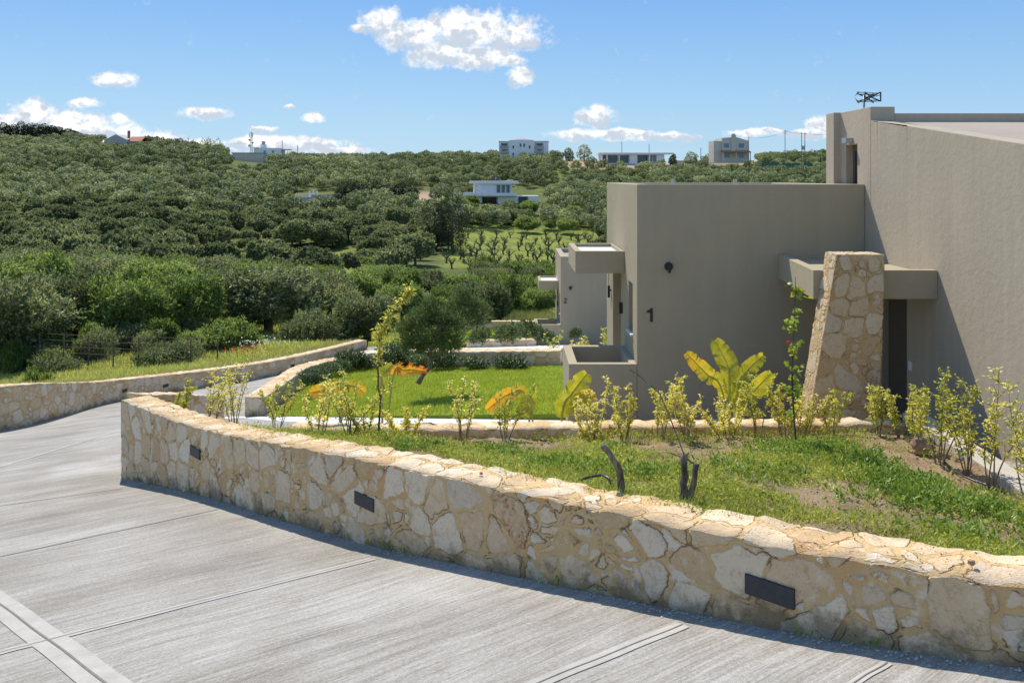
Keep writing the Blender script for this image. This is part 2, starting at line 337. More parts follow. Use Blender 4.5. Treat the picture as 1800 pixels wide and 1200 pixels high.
def bark(name, a=(0.10, 0.08, 0.06), b=(0.26, 0.22, 0.17)):
    m, q = newmat(name); p = q.new('ShaderNodeTexCoord').outputs['Object']; n = q.noise(q.map(p, (1, 1, 0.3)), 18, 5, 0.7)
    out(q, pbsdf(q, q.mix(q.step(n, 0.3, 0.7), a, b), 0.95, 0.1, bump(q, n, 0.02, 0.9))); return m

M = dict(
    stone=masonry('rubble_stone', (3.35, 4.1), 0.021, 1.06, .965), stone_far=masonry('rubble_stone_far', (2.9, 3.6), 0.016, 1.05, .97),
    pillar=masonry('pillar_stone', (3.4, 4.4), 0.018, 0.88, .92), drive=concrete_drive(), joint=stucco('smooth_concrete', (0.40, 0.375, 0.33), 0.10),
    groove=plain('groove_dirt', (0.20, 0.18, 0.155), 0.95, 0.1), path=stucco('path_concrete', (0.62, 0.60, 0.57), 0.02), kerb=stucco('kerb_concrete', (0.45, 0.41, 0.34), 0.03),
    stucco=stucco('taupe_render', (0.375, 0.318, 0.215), 0.025), stucco_big=stucco('taupe_render_rough', (0.425, 0.36, 0.265), 0.045), roof=stucco('roof_screed', (0.38, 0.315, 0.25), 0.02),
    soil=soil_mat(), terrain=terrain_mat(), lawn=grass_ground('lawn_ground', (0.13, 0.18, 0.02), (0.24, 0.30, 0.04)), verge=grass_ground('verge_ground', (0.10, 0.14, 0.02), (0.24, 0.26, 0.06)),
    black=plain('black_metal', (0.02, 0.02, 0.022), 0.45, 0.4), anthracite=plain('anthracite_metal', (0.035, 0.037, 0.04), 0.5, 0.4), bronze=plain('bronze_frame', (0.10, 0.085, 0.065), 0.5, 0.4),
    white=plain('white_paint', (0.72, 0.71, 0.68), 0.6, 0.3, var=0.04), galv=plain('galvanised', (0.42, 0.42, 0.43), 0.4, 0.5, 0.6), glass=glass_mat('window_glass'), glassb=glass_mat('window_glass_blue', (0.10, 0.16, 0.20)),
    bark=bark('olive_bark'), darkbark=bark('dark_bark', (0.05, 0.04, 0.03), (0.17, 0.14, 0.10)), twig=bark('twig_bark', (0.16, 0.12, 0.07), (0.30, 0.24, 0.15)), wood=bark('pole_wood', (0.13, 0.10, 0.08), (0.24, 0.2, 0.16)),
    olive=foliage('olive_leaves', (0.068, 0.088, 0.034), (0.165, 0.20, 0.088), (0.42, 0.45, 0.24), 0.40, 0.5, 0.35, 0.9),
    olivegreen=foliage('green_leaves', (0.068, 0.105, 0.022), (0.175, 0.25, 0.06), (0.42, 0.50, 0.19), 0.46, 0.5, 0.3, 0.9),
    dark=foliage('dark_leaves', (0.018, 0.030, 0.014), (0.034, 0.052, 0.022), (0.075, 0.10, 0.04), 0.2),
    hedge=foliage('hedge_leaves', (0.045, 0.075, 0.02), (0.095, 0.145, 0.042), (0.24, 0.31, 0.12), 0.25, 0.4, 0.45, 6),
    farolive=foliage('far_olive_leaves', (0.075, 0.10, 0.045), (0.185, 0.22, 0.105), (0.40, 0.43, 0.225), 0.36, 0.6, 0.2, 0.12),
    yellow=foliage('yellow_leaves', (0.45, 0.44, 0.07), (0.74, 0.68, 0.17), (0.88, 0.82, 0.42), 0.45, 0.5, 0.3, 5),
    yellow2=foliage('yellowgreen_leaves', (0.32, 0.37, 0.05), (0.58, 0.56, 0.11), (0.80, 0.74, 0.30), 0.45, 0.5, 0.3, 5),
    round=foliage('round_leaves', (0.18, 0.28, 0.03), (0.30, 0.40, 0.05), (0.50, 0.50, 0.08), 0.35, 0.45, 0.35, 5),
    grass=foliage('lawn_blades', (0.17, 0.25, 0.014), (0.31, 0.41, 0.035), (0.50, 0.57, 0.10), 0.4, 0.5, 0.25, 1.5),
    weeds=foliage('weed_leaves', (0.18, 0.23, 0.03), (0.38, 0.43, 0.08), (0.68, 0.64, 0.24), 0.42, 0.55, 0.25, 1.8),
    weedgreen=foliage('fresh_weed_leaves', (0.09, 0.16, 0.02), (0.20, 0.31, 0.045), (0.37, 0.46, 0.11), 0.35, 0.45, 0.35, 2),
    dry=foliage('dry_grass', (0.17, 0.20, 0.05), (0.34, 0.34, 0.12), (0.58, 0.54, 0.28), 0.3, 0.7, 0.15, 0.5),
    red=foliage('poppy_petals', (0.5, 0.03, 0.01), (0.62, 0.06, 0.02), (0.7, 0.12, 0.03), 0.2), whitefl=foliage('white_petals', (0.6, 0.6, 0.5), (0.75, 0.75, 0.7), (0.85, 0.85, 0.8), 0.2),
    hose=plain('hose_plastic', (0.03, 0.03, 0.03), 0.35, 0.5), rock=plain('brown_rock', (0.30, 0.20, 0.12), 0.9, 0.15, var=0.5, bs=6), rust=plain('rusty_iron', (0.10, 0.07, 0.05), 0.8, 0.3),
    hwhite=plain('white_wall', (0.80, 0.78, 0.74), 0.8, 0.2, var=0.04, bs=1), hcream=plain('cream_wall', (0.62, 0.54, 0.43), 0.85, 0.15, var=0.06, bs=1), hgrey=plain('grey_concrete', (0.44, 0.42, 0.39), 0.85, 0.15, var=0.08, bs=1),
    tile=plain('red_tiles', (0.42, 0.17, 0.10), 0.8, 0.2, var=0.2, bs=3), net=plain('green_netting', (0.07, 0.16, 0.10), 0.7, 0.2),
)
# ---------------------------------------------------------------- levels
plane = lambda X, Y: 0.0718 * X - 0.1716 * Y - 1.67
DP = [tuple(at(*p)) for p in ((1353, 1105, 4.41), (640, 957, 6.82), (343, 868, 9.37), (213, 840, 11.3), (0, 758, 19), (210, 705, 25), (430, 671, 30), (540, 648, 33), (645, 612, 36),
      (430, 732, 17.3), (0, 1200, 4.42), (900, 1200, 3.97), (1800, 1165, 3.79))]
DP += [(1.8, 12.5, -3.62), (1.9, 33, -6.6), (-1, 42, -7.9), (-25, 10, plane(-25, 10)), (-25, 25, plane(-25, 25) + .3), (8, 4, plane(8, 4)), (0, -8, plane(0, -4)), (8, 12, -3.6), (-14, -4, plane(-14, -3)), (14, -4, plane(8, -3))]
Dz = rbf(DP)
COLX = [-700, 100, 600, 950, 1300, 2300]
ROWY = [30, 35, 50, 65, 90, 120, 160, 200, 250, 320, 400, 470, 520, 700, 1500]
TAB = np.array([[-8.3, -8.6, -9.2, -10, -11.5, -12.5, -12.5, -10, -5, 3, 13.5, 22.5, 24, 14, -5],
                [-8.0, -8.3, -9.0, -10, -11.5, -12.5, -12.7, -10.5, -6.0, 1.5, 11.5, 19, 20.5, 10, -5],
                [-7.9, -8.2, -9.2, -10.5, -12.5, -13.8, -14.5, -13.5, -10.0, -4, 4, 9.5, 10, 2, -10],
                [-7.8, -8.1, -9.5, -11.0, -13.0, -14.4, -14.8, -13.5, -11.0, -7.0, 2, 9.6, 10, 2, -10],
                [-7.5, -8.1, -9.5, -11.0, -13.0, -14.4, -14.8, -13.5, -10.5, -5.5, 1, 8.6, 9, 2, -10],
                [-7.5, -8.1, -9.5, -11.0, -13.0, -14.4, -14.8, -13.0, -9.0, -4, 2, 10, 11, 4, -10]])
def table(t, Y):
    c = np.interp(np.clip(t * 1500 + 900, COLX[0], COLX[-1]), COLX, np.arange(len(COLX))); i = np.clip(c.astype(int), 0, len(COLX) - 2); fx = c - i; fx = fx * fx * (3 - 2 * fx)
    r = np.interp(np.clip(Y, ROWY[0], ROWY[-1]), ROWY, np.arange(len(ROWY))); j = np.clip(r.astype(int), 0, len(ROWY) - 2); fy = r - j
    g = lambda a, b: TAB[np.clip(a, 0, len(COLX) - 1), np.clip(b, 0, len(ROWY) - 1)]
    return (g(i, j) * (1 - fy) + g(i, j + 1) * fy) * (1 - fx) + (g(i + 1, j) * (1 - fy) + g(i + 1, j + 1) * fy) * fx
def terr(X, Y):
    X = np.asarray(X, float); Y = np.asarray(Y, float); t = X / np.maximum(Y, 35)
    far = table(t, np.maximum(Y, 30)); near = plane(np.clip(X, -30, 12), np.maximum(Y, 0)) - 0.45
    f = np.clip((Y - 24) / 14, 0, 1); f = f * f * (3 - 2 * f); z = near * (1 - f) + far * f
    k_ = np.clip((Y - 60) / 200, 0, 1); return z + k_ * (np.sin(X * .031 + Y * .017) * 0.8 + np.sin(X * .013 - Y * .041) * 0.7)
Hz = lambda X, Y: float(terr(X, Y))
def seen(X, Y, z): return X / Y * 1500 + 900, 312 - z / Y * 1500

# terrain sheet
ts = np.linspace(-1.7, 1.7, 191)
Ys = np.r_[np.linspace(-60, 30, 16), np.geomspace(34, 1500, 150)]
T, YY = np.meshgrid(ts, Ys); XX = T * np.maximum(YY, 35); ZZ = terr(XX, YY)
px, py = seen(XX, np.maximum(YY, 1), ZZ)
def zone(x0, x1, y0, y1, s=14):
    g = lambda v, a, b: np.clip((v - a) / s + .5, 0, 1) * np.clip((b - v) / s + .5, 0, 1)
    return g(px, x0, x1) * g(py, y0, y1) * (YY > 45)
nz = (np.sin(XX * .9) * np.sin(YY * .7) + np.sin(XX * .37 + 1) * np.sin(YY * .23)) * .5
soil = np.clip(zone(990, 1235, 280, 297, 8) + zone(690, 775, 338, 360, 10) + zone(345, 420, 448, 475) + zone(590, 700, 352, 362, 6) + zone(1230, 1330, 268, 300, 6) * .5 + zone(60, 240, 455, 500) * .4 * (nz > 0) + zone(640, 800, 380, 402) * .3, 0, 1)
mead = np.clip(zone(775, 1060, 400, 470) + zone(420, 640, 440, 480) + zone(950, 1060, 330, 350, 6) * .4 + zone(900, 1200, 296, 312, 6) * .6 + (YY < 48) * .7 + zone(1300, 1450, 275, 292, 6), 0, 1)
me = npmesh('terrain', np.stack([XX, YY, ZZ], -1), grid(len(ts), len(Ys)), M['terrain'], True, {'soil': ('POINT', soil.ravel()), 'meadow': ('POINT', mead.ravel())})
tag(link('terrain', me), kind='structure')

# ---------------------------------------------------------------- walls
def resample(P, du):
    P = np.array(P, float); d = np.r_[0, np.cumsum(np.hypot(*(P[1:, :2] - P[:-1, :2]).T))]
    for _ in range(1): pass
    n = max(2, int(d[-1] / du)); s = np.linspace(0, d[-1], n)
    # cubic-ish smoothing by Catmull-Rom over the chord lengths
    o = np.zeros((n, P.shape[1]))
    for a, u in enumerate(s):
        i = min(np.searchsorted(d, u, 'right') - 1, len(d) - 2); h = d[i + 1] - d[i]; t = (u - d[i]) / h
        m0 = (P[i + 1] - P[i - 1]) / (d[i + 1] - d[i - 1]) if i > 0 else (P[1] - P[0]) / d[1]
        m1 = (P[i + 2] - P[i]) / (d[i + 2] - d[i]) if i + 2 < len(P) else (P[-1] - P[-2]) / (d[-1] - d[-2])
        o[a] = (2 * t**3 - 3 * t**2 + 1) * P[i] + (t**3 - 2 * t**2 + t) * h * m0 + (-2 * t**3 + 3 * t**2) * P[i + 1] + (t**3 - t**2) * h * m1
    return s, o
def wall(name, pts, thick, du, mat, parent=None, dz=0.25, base=None, name_mesh=None):
    """pts: front line (X, Y, ztop); thickness goes to the left-hand normal side"""
    s, P = resample(pts, du); tg = np.gradient(P[:, :2], axis=0); tg /= np.linalg.norm(tg, axis=1)[:, None]; nr = np.stack([tg[:, 1], -tg[:, 0]], 1)
    B = P[:, :2] + nr * thick
    zb = (Dz(P[:, 0], P[:, 1]) if base is None else base(P[:, 0], P[:, 1])) - dz
    hmax = float((P[:, 2] - zb).max()); na = max(3, int(hmax / du)); nt = max(2, int(thick / du))
    prof = [(0, a) for a in np.linspace(0, 1, na)] + [(b, 1) for b in np.linspace(0, 1, nt + 1)[1:]] + [(1, a) for a in np.linspace(1, 0, na)[1:]]
    prof = np.array(prof); m = len(prof)
    V = np.zeros((len(P), m, 3)); ea = np.linspace(0, 1, len(P))
    V[:, :, :2] = P[:, None, :2] + (B - P[:, :2])[:, None] * prof[None, :, :1]
    V[:, :, 2] = zb[:, None] + (P[:, 2] - zb)[:, None] * prof[None, :, 1]
    top = (prof[:, 1] > .999)
    V[:, :, 2] += top[None] * (0.005 * np.sin(s * 9)[:, None] + 0.006 * np.sin(s * 23.7 + 1)[:, None])
    h = V[:, :, 2] - (zb + dz)[:, None]
    SU = np.repeat(s[:, None], m, 1); SV = prof[None, :, 0] * abs(thick) - (P[:, 2] - V[:, :, 2].clip(None, P[:, 2][:, None]) * 1)[:, :, None][..., 0] * np.where(prof[None, :, 0] < .5, 1, -1) if False else np.where(prof[None, :, 0] < .999, prof[None, :, 0] * abs(thick), abs(thick)) + np.where(prof[None, :, 1] < .999, (P[:, 2] - zb)[:, None] * (1 - prof[None, :, 1]), 0) * np.where(prof[None, :, 0] < .5, -1, 1)
    F = grid(m, len(P)); Vl = [V.reshape(-1, 3)]; hl = [h.ravel()]; ul = [SU.ravel()]; vl = [SV.ravel()]; Fl = [F]; off = V.shape[0] * m
    for e, flip in ((0, False), (-1, True)):                  # end caps as grids sharing the outline positions
        nb = nt + 1; a = np.linspace(0, 1, na); b = np.linspace(0, 1, nb)
        A, Bb = np.meshgrid(a, b); G = np.zeros((nb, na, 3)); G[..., :2] = P[e, :2] + (B[e] - P[e, :2]) * Bb[..., None]; G[..., 2] = zb[e] + (V[e, top, 2].mean() - zb[e]) * A
        f = grid(na, nb) + off; Fl.append(f[:, ::-1] if flip else f); Vl.append(G.reshape(-1, 3)); hl.append((G[..., 2] - zb[e] - dz).ravel()); ul.append((s[e] + (Bb * abs(thick)) * (1 if e else -1)).ravel()); vl.append((G[..., 2] - P[e, 2]).ravel()); off += nb * na
    V = np.concatenate(Vl); F = np.concatenate(Fl)
    me = npmesh(name, V, F, mat, True, {'h': ('POINT', np.concatenate(hl)), 'su': ('POINT', np.concatenate(ul)), 'sv': ('POINT', np.concatenate(vl))})
    bm = bmesh.new(); bm.from_mesh(me); bmesh.ops.remove_doubles(bm, verts=bm.verts, dist=du * .2); bmesh.ops.recalc_face_normals(bm, faces=bm.faces); bm.to_mesh(me); bm.free()
    return link(name, me, parent), (s, P, tg, nr)
def brick_light(parent, s, P, tg, nr, X, drop, w=0.27, hgt=0.105):
    i = int(np.argmin(abs(P[:, 0] - X))); p = P[i]; 
    bm = bmesh.new(); d = 0.075
    prof = [(0.01, -hgt * .5), (0.01, hgt * .5), (-0.035, hgt * .5), (-d, -hgt * .28), (-d, -hgt * .5)]      # hooded wedge section (out, up)
    a = [bm.verts.new((-w / 2, o, u)) for o, u in prof]; b = [bm.verts.new((w / 2, o, u)) for o, u in prof]; n = len(prof)
    bm.faces.new(a); bm.faces.new(b[::-1])
    for j in range(n): bm.faces.new([a[(j + 1) % n], a[j], b[j], b[(j + 1) % n]])
    bmesh.ops.recalc_face_normals(bm, faces=bm.faces)
    o = bmobj('wall_light', bm, M['anthracite'], parent, bevel=0.004)
    t = tg[i]; o.matrix_world = Matrix.Translation((p[0], p[1], p[2] - drop)) @ Matrix(((t[0], nr[i][0], 0, 0), (t[1], nr[i][1], 0, 0), (0, 0, 1, 0), (0, 0, 0, 1)))
    if o.matrix_world.to_3x3().determinant() < 0: pass
    g = boxobj('lens', M['galv'], o, ((-w * .4, -d - 0.0015, -hgt * .47), (w * .4, -d + .004, -hgt * .32)))
    return o

nwp = [(-5.18, 11.3, -2.945), (-3.48, 9.37, -2.74), (-1.18, 6.82, -2.26), (1.33, 4.41, -1.90), (2.27, 3.72, -1.80), (3.6, 2.9, -1.72), (5.2, 2.1, -1.66), (7.5, 1.2, -1.6)]
near_wall, NW = wall('stone_wall', [(*p[:2], p[2]) for p in nwp], -0.37, 0.0155, M['stone'])
tag(near_wall, 'long curving rubble stone wall in the foreground, pale flat top, three black lights along its face', 'stone wall')
s_, P_, tg_, nr_ = NW
for X, dr in ((1.33, 0.235), (-1.18, 0.325), (-3.48, 0.275)): brick_light(near_wall, s_, P_, tg_, nr_, X, dr)
nwback = P_[:, :2] - nr_ * 0.37
def near_top(X):                                             # back line of the near wall
    i = int(np.argmin(abs(nwback[:, 0] - X))); return nwback[i, 0], nwback[i, 1], P_[i, 2]

rw, _ = wall('stone_wall', [(-4.48, 13.3, -3.42), (-4.80, 12.3, -3.12), (-5.02, 11.72, -2.99)], 0.36, 0.025, M['stone'])
tag(rw, 'short shaded stub of stone wall behind the left end of the foreground wall', 'stone wall')
lwp = [at(0, 680, 19), at(210, 668, 25), at(430, 643, 30), at(540, 623, 33), at(645, 598, 36)]
lwp = [Vector((-21, 13.2, -4.55)), Vector((-15.5, 15.2, -4.6))] + lwp
left_wall, LW = wall('stone_wall', [tuple(p) for p in lwp], -0.45, 0.05, M['stone_far'], dz=0.3)
tag(left_wall, 'long low rubble stone wall along the far left side of the concrete drive, grass verge behind it', 'stone wall')
for X in (-10.9, -11.45, ): brick_light(left_wall, *LW, X, 0.32, 0.22, 0.10)
for X in (-8.3, -7.1): brick_light(left_wall, *LW, X, 0.3, 0.2, 0.1)
mwp = [at(430, 698, 17.3), at(470, 672, 18.8), at(493, 657, 20), at(513, 645, 21.3), at(540, 637, 22.2), at(567, 631, 23), at(600, 625, 23.5), at(640, 617, 23.6), at(720, 614, 23.2), at(800, 613, 22.7), at(990, 611, 22)]
mw, MWD = wall('stone_wall', [tuple(p) for p in mwp], 0.42, 0.045, M['stone_far'], dz=0.35)
tag(mw, 'curving stone wall with broad pale top that wraps round the first lawn behind the dark hedge', 'stone wall')
lop = [at(500, 755, 9.65), at(700, 757, 9.35), at(1000, 753, 9.3), at(1300, 749, 9.3), at(1592, 746, 9.25)]
low, LO = wall('stone_wall', [tuple(p) for p in lop], -0.30, 0.022, M['stone_far'], dz=0.1)
tag(low, 'straight low stone retaining wall between the planted bed and the pale path', 'stone wall')
w3, _ = wall('stone_wall', [tuple(at(815, 566, 41)), tuple(at(880, 565, 41)), tuple(at(944, 565, 40.5))], -0.35, 0.06, M['stone_far'], base=lambda X, Y: X * 0 - 7.35)
tag(w3, 'low stone wall at the back of the second lawn beside house number 2', 'stone wall')
w4, _ = wall('stone_wall', [tuple(at(820, 600, 32.6)), tuple(at(880, 599, 32.6)), tuple(at(943, 597.5, 32.6))], -0.4, 0.06, M['stone_far'], base=lambda X, Y: X * 0 - 6.7)
tag(w4, 'low stone edging wall along the front of the second lawn', 'stone wall')

# drive sheet (clipped on its left by the wall)
lx = lambda Y: float(np.interp(Y, [p[1] for p in lwp], [p[0] for p in lwp])) - 0.2
Yd = np.r_[np.linspace(-10, 14, 80), np.linspace(14.3, 38, 60)]; V = []
for Y in Yd:
    a = -32 if Y < 13.2 else lx(Y)
    if Y > 36: a = -6.3
    V.append([(x, Y) for x in np.linspace(a, 14, 110)])
V = np.array(V); z = Dz(V[..., 0], V[..., 1])
tag(link('driveway', npmesh('driveway', np.dstack([V, z]), grid(110, len(Yd)), M['drive'], True)), kind='structure')
def drape(name, mat, a, b, w, lift, n=40):
    a = Vector(a[:2]); b = Vector(b[:2]); d = (b - a).normalized(); nn = Vector((-d.y, d.x)); V = []
    for i in range(n):
        p = a.lerp(b, i / (n - 1)); wob = 0.005 * math.sin(i * .5)
        for s in (-1, 1):
            q = p + nn * (s * w / 2 + wob * 0.5); V.append((q.x, q.y, float(Dz(q.x, q.y)) + lift))
    return tag(link(name, npmesh(name, V, grid(2, n), mat)), kind='structure')
def onD(x, y):                                               # where a sight line meets the drive
    lo, hi = 1.5, 45.0
    for _ in range(50):
        mid = (lo + hi) / 2; p = at(x, y, mid)
        if p.z > float(Dz(p.x, p.y)): lo = mid
        else: hi = mid
    return at(x, y, lo)
for (x0, y0, x1, y1, w) in ((383, 895, -60, 991, .03), (655, 982, 65, 1130, .085), (65, 1130, -120, 1178, .085), (1200, 1098, 800, 1262, .10), (215, 858, -30, 893, .03), (1560, 1165, 1400, 1260, .05)):
    drape('control_joint', M['joint'], onD(x0, y0), onD(x1, y1), w, .004); drape('joint_groove', M['groove'], onD(x0, y0), onD(x1, y1), .007, .007)
a, b = onD(-60, 1017), onD(205, 1216)
drape('control_joint', M['joint'], a, b, .19, .004); drape('joint_groove', M['groove'], a, b, .014, .007)
drape('control_joint', M['joint'], onD(0, 820), onD(208, 757), .07, .004)

# garden bed inside the foreground wall
gp = []
for X in (-5, -3.9, -2.5, -1.6, -.8, 0, .8, 1.6, 2.4, 3.2, 4.2, 6):
    x, y, zt = near_top(X); gp.append((x, y, zt - .07))
gp += [(-2.6, 9.3, -2.83), (-1, 9.1, -2.82), (1, 9.0, -2.79), (3, 9.0, -2.765), (4.2, 9.1, -2.73), (4.2, 8.2, -2.62), (4.05, 6.8, -2.56), (3.9, 5.0, -2.30), (0.5, 7.4, -2.50), (2.5, 7.0, -2.42), (1.5, 5.9, -2.18), (5, 3, -1.9)]
Gz = rbf(gp)
bed = [(x, y) for x, y in nwback[::12] if -2.9 < x < 7] ; kerbL = [(4.32, 9.45), (4.20, 8.1), (4.07, 6.8), (4.0, 5.0), (4.3, 3.2)]
def front_y(X): return float(np.interp(X, nwback[:, 0], nwback[:, 1]))
NX, NY = 150, 90; Vb = np.zeros((NY, NX, 3))
for i, X in enumerate(np.linspace(-3.0, 4.45, NX)):
    y0 = front_y(X) - .12; y1 = float(np.interp(X, [p[0] for p in lop], [p[1] for p in lop])) + .1
    for j in range(NY):
        Y = y0 + (max(y1, y0 + .01) - y0) * j / (NY - 1); Vb[j, i] = (X, Y, 0)
zz = Gz(Vb[..., 0], Vb[..., 1]); gn = rng.normal(size=zz.shape) * .008
gn2 = np.sin(Vb[..., 0] * 5 + np.sin(Vb[..., 1] * 4)) * np.sin(Vb[..., 1] * 6) * .025
Vb[..., 2] = zz + gn + gn2 * np.clip((Vb[..., 1] - Vb[:1, :, 1]) * 3, 0, 1)
tag(link('garden_soil', npmesh('garden_soil', Vb, grid(NX, NY), M['soil'], True)), kind='structure')
# small bed between the stub wall and the foreground wall
sb = [(-4.72, 11.75)] + [tuple(near_top(X_)[:2]) for X_ in (-4.4, -3.8, -3.2, -2.6)] + [(-2.25, 9.75), (-2.75, 10.3), (-3.3, 10.9), (-4.0, 11.8), (-4.35, 12.2)]
bm = bmesh.new(); prism(bm, sb[::-1], -4.4, lambda x, y: -2.98 - .14 * (y - 9.4)); tag(bmobj('bed_soil', bm, M['soil']), kind='structure')

bm = bmesh.new()                                             # concrete kerb on the right of the bed
kz = [-2.60, -2.55, -2.50, -2.28, -2.0]; vv = []
for (x, y), zt in zip(kerbL, kz):
    vv.append([bm.verts.new(p) for p in ((x, y, zt - 1.3), (x, y, zt), (x + .24, y, zt), (x + .24, y, zt - 1.5))])
for a, b in zip(vv, vv[1:]):
    for j in range(3): bm.faces.new([a[j], a[j + 1], b[j + 1], b[j]])
bm.faces.new(vv[0]); bm.faces.new(vv[-1][::-1]); bmesh.ops.recalc_face_normals(bm, faces=bm.faces)
tag(bmobj('concrete_kerb', bm, M['kerb'], bevel=.012), 'pale concrete kerb wall on the right edge of the planted bed, running toward the rough taupe wall', 'kerb')

# paths and lawns
def sheet(name, pts, mat, n=24, m=24, thick=None):           # quad patch between four corners (3-D)
    A, B, C_, D_ = [np.array(p, float) for p in pts]; V = np.zeros((m, n, 3))
    for j in range(m):
        for i in range(n):
            u, v = i / (n - 1), j / (m - 1); V[j, i] = (A * (1 - u) + B * u) * (1 - v) + (D_ * (1 - u) + C_ * u) * v
    return tag(link(name, npmesh(name, V, grid(n, m), mat, True)), kind='structure'), V
lawnA = [at(476, 733, 16.9), at(992, 727, 13.3), (1.42, 22.3, -4.86), (-4.9, 22.9, -5.15)]
_, LV = sheet('lawn', lawnA, M['lawn'], 70, 60)
bm = bmesh.new()
def pz(x, y): return -3.70 + .10 * (x - 1.2) * (x < 1.2) - (.10 * (y - 13)) * (x < 1.2)
PA = [(1.3, 13.25), (5.17, 12.6), (5.17, 9.2), (2, 9.3), (-2.4, 9.6), (-3.1, 11.1), (-5.0, 13.7), (-5.9, 17.6), (-4.75, 16.85)]
top = [bm.verts.new((x, y, zc)) for (x, y), zc in zip(PA, [-3.715, -3.62, -3.62, -3.66, -3.95, -4.15, -4.45, -4.92, -4.72])]
bm.faces.new(top); bmesh.ops.triangulate(bm, faces=bm.faces)
for f in bm.faces:
    if f.normal.z < 0: f.normal_flip()
r = bmesh.ops.extrude_face_region(bm, geom=list(bm.faces)); 
for v in [g for g in r['geom'] if isinstance(g, bmesh.types.BMVert)]: v.co.z -= .5
bmesh.ops.recalc_face_normals(bm, faces=bm.faces); tag(bmobj('garden_path', bm, M['path']), kind='structure')
sheet('side_path', [(1.25, 14.2, -3.85), (1.9, 14.2, -3.85), (2.0, 21.9, -4.78), (1.25, 21.9, -4.78)], M['path'], 4, 10)
sheet('second_path', [(-6.5, 24.8, -5.6), (2.2, 24.6, -5.45), (2.2, 32.7, -6.40), (-5.5, 32.7, -6.62)], M['path'], 8, 8)
_, LV2 = sheet('second_lawn', [(-4.4, 33.0, -6.45), (1.2, 33.0, -6.42), (1.3, 40.7, -7.28), (-4.6, 41, -7.35)], M['lawn'], 30, 30)

for L_ in (LV, LV2):                                         # turf edges going down to the paths
    e = np.concatenate([L_[0][::-1], L_[:, -1]]) if False else None
    for q_, row in enumerate((L_[0], L_[:, -1])):
        V_ = np.stack([row, row + np.array([0, 0, -.45])]); tag(link('lawn_edge', npmesh('lawn_edge', V_, grid(len(row), 2), M['lawn'])), kind='structure')
# verge left of the left wall
s, P, tg, nr = LW; V = []
for i in range(0, len(P), 4):
    b = P[i, :2] - nr[i] * .40; row = []
    for o in np.linspace(0, 1, 26):
        q = b - nr[i] * (o ** 1.3) * 17; e = o * o * (3 - 2 * o) if o < 1 else 1; e = min(1, o * 1.05); zt = P[i, 2] - .05
        hz = Hz(q[0], q[1]) + .03
        row.append((q[0], q[1], zt * (1 - e) + min(hz, zt) * e - (0.05 if o > .97 else 0)))
    V.append(row)
VG = np.array(V); tag(link('grass_verge', npmesh('grass_verge', VG, grid(26, len(V)), M['verge'], True)), kind='structure')

# ---------------------------------------------------------------- villas
def glyph(name, loops, parent, size, depth, loc):            # flat letter shape standing off a wall, in XZ
    bm = bmesh.new(); 
    for poly in loops:
        a = [bm.verts.new((x * size, 0, y * size)) for x, y in poly]; b = [bm.verts.new((x * size, -depth, y * size)) for x, y in poly]; n = len(poly)
        bm.faces.new(a); bm.faces.new(b[::-1])
        for i in range(n): bm.faces.new([a[(i + 1) % n], a[i], b[i], b[(i + 1) % n]])
    bmesh.ops.recalc_face_normals(bm, faces=bm.faces); return bmobj(name, bm, M['black'], parent, loc=loc)
ONE = [[(.30, 0), (.48, 0), (.48, 1.0), (.34, 1.0), (.26, .86), (.04, .80), (.04, .67), (.30, .67)]]
def arc(cx, cy, r0, r1, a0, a1, n=10):
    o = [(cx + r1 * math.cos(R(a0 + (a1 - a0) * i / n)), cy + r1 * math.sin(R(a0 + (a1 - a0) * i / n))) for i in range(n + 1)]
    return o + [(cx + r0 * math.cos(R(a1 + (a0 - a1) * i / n)), cy + r0 * math.sin(R(a1 + (a0 - a1) * i / n))) for i in range(n + 1)]
TWO = [arc(.28, .72, .13, .28, 180, 0, 12), [(.41, .72), (.56, .72), (.53, .58), (.24, .15), (.0, .15), (.0, .10), (.39, .62)], [(0, 0), (.57, 0), (.57, .15), (0, .15)]]
def spot_lamp(parent, loc, r=.06):
    bm = bmesh.new(); bmesh.ops.create_cone(bm, cap_ends=True, segments=24, radius1=r, radius2=r * .92, depth=.05, matrix=Matrix.Translation((0, -.025, 0)) @ Matrix.Rotation(R(90), 4, 'X'))
    bmesh.ops.create_uvsphere(bm, u_segments=16, v_segments=10, radius=r * .62, matrix=Matrix.Translation((0, -.07, 0)))
    bmesh.ops.create_cone(bm, cap_ends=True, segments=12, radius1=.018, radius2=.024, depth=.07, matrix=Matrix.Translation((0, -.075, -.055)))
    return bmobj('wall_lamp', bm, M['black'], parent, smooth=False, loc=loc)
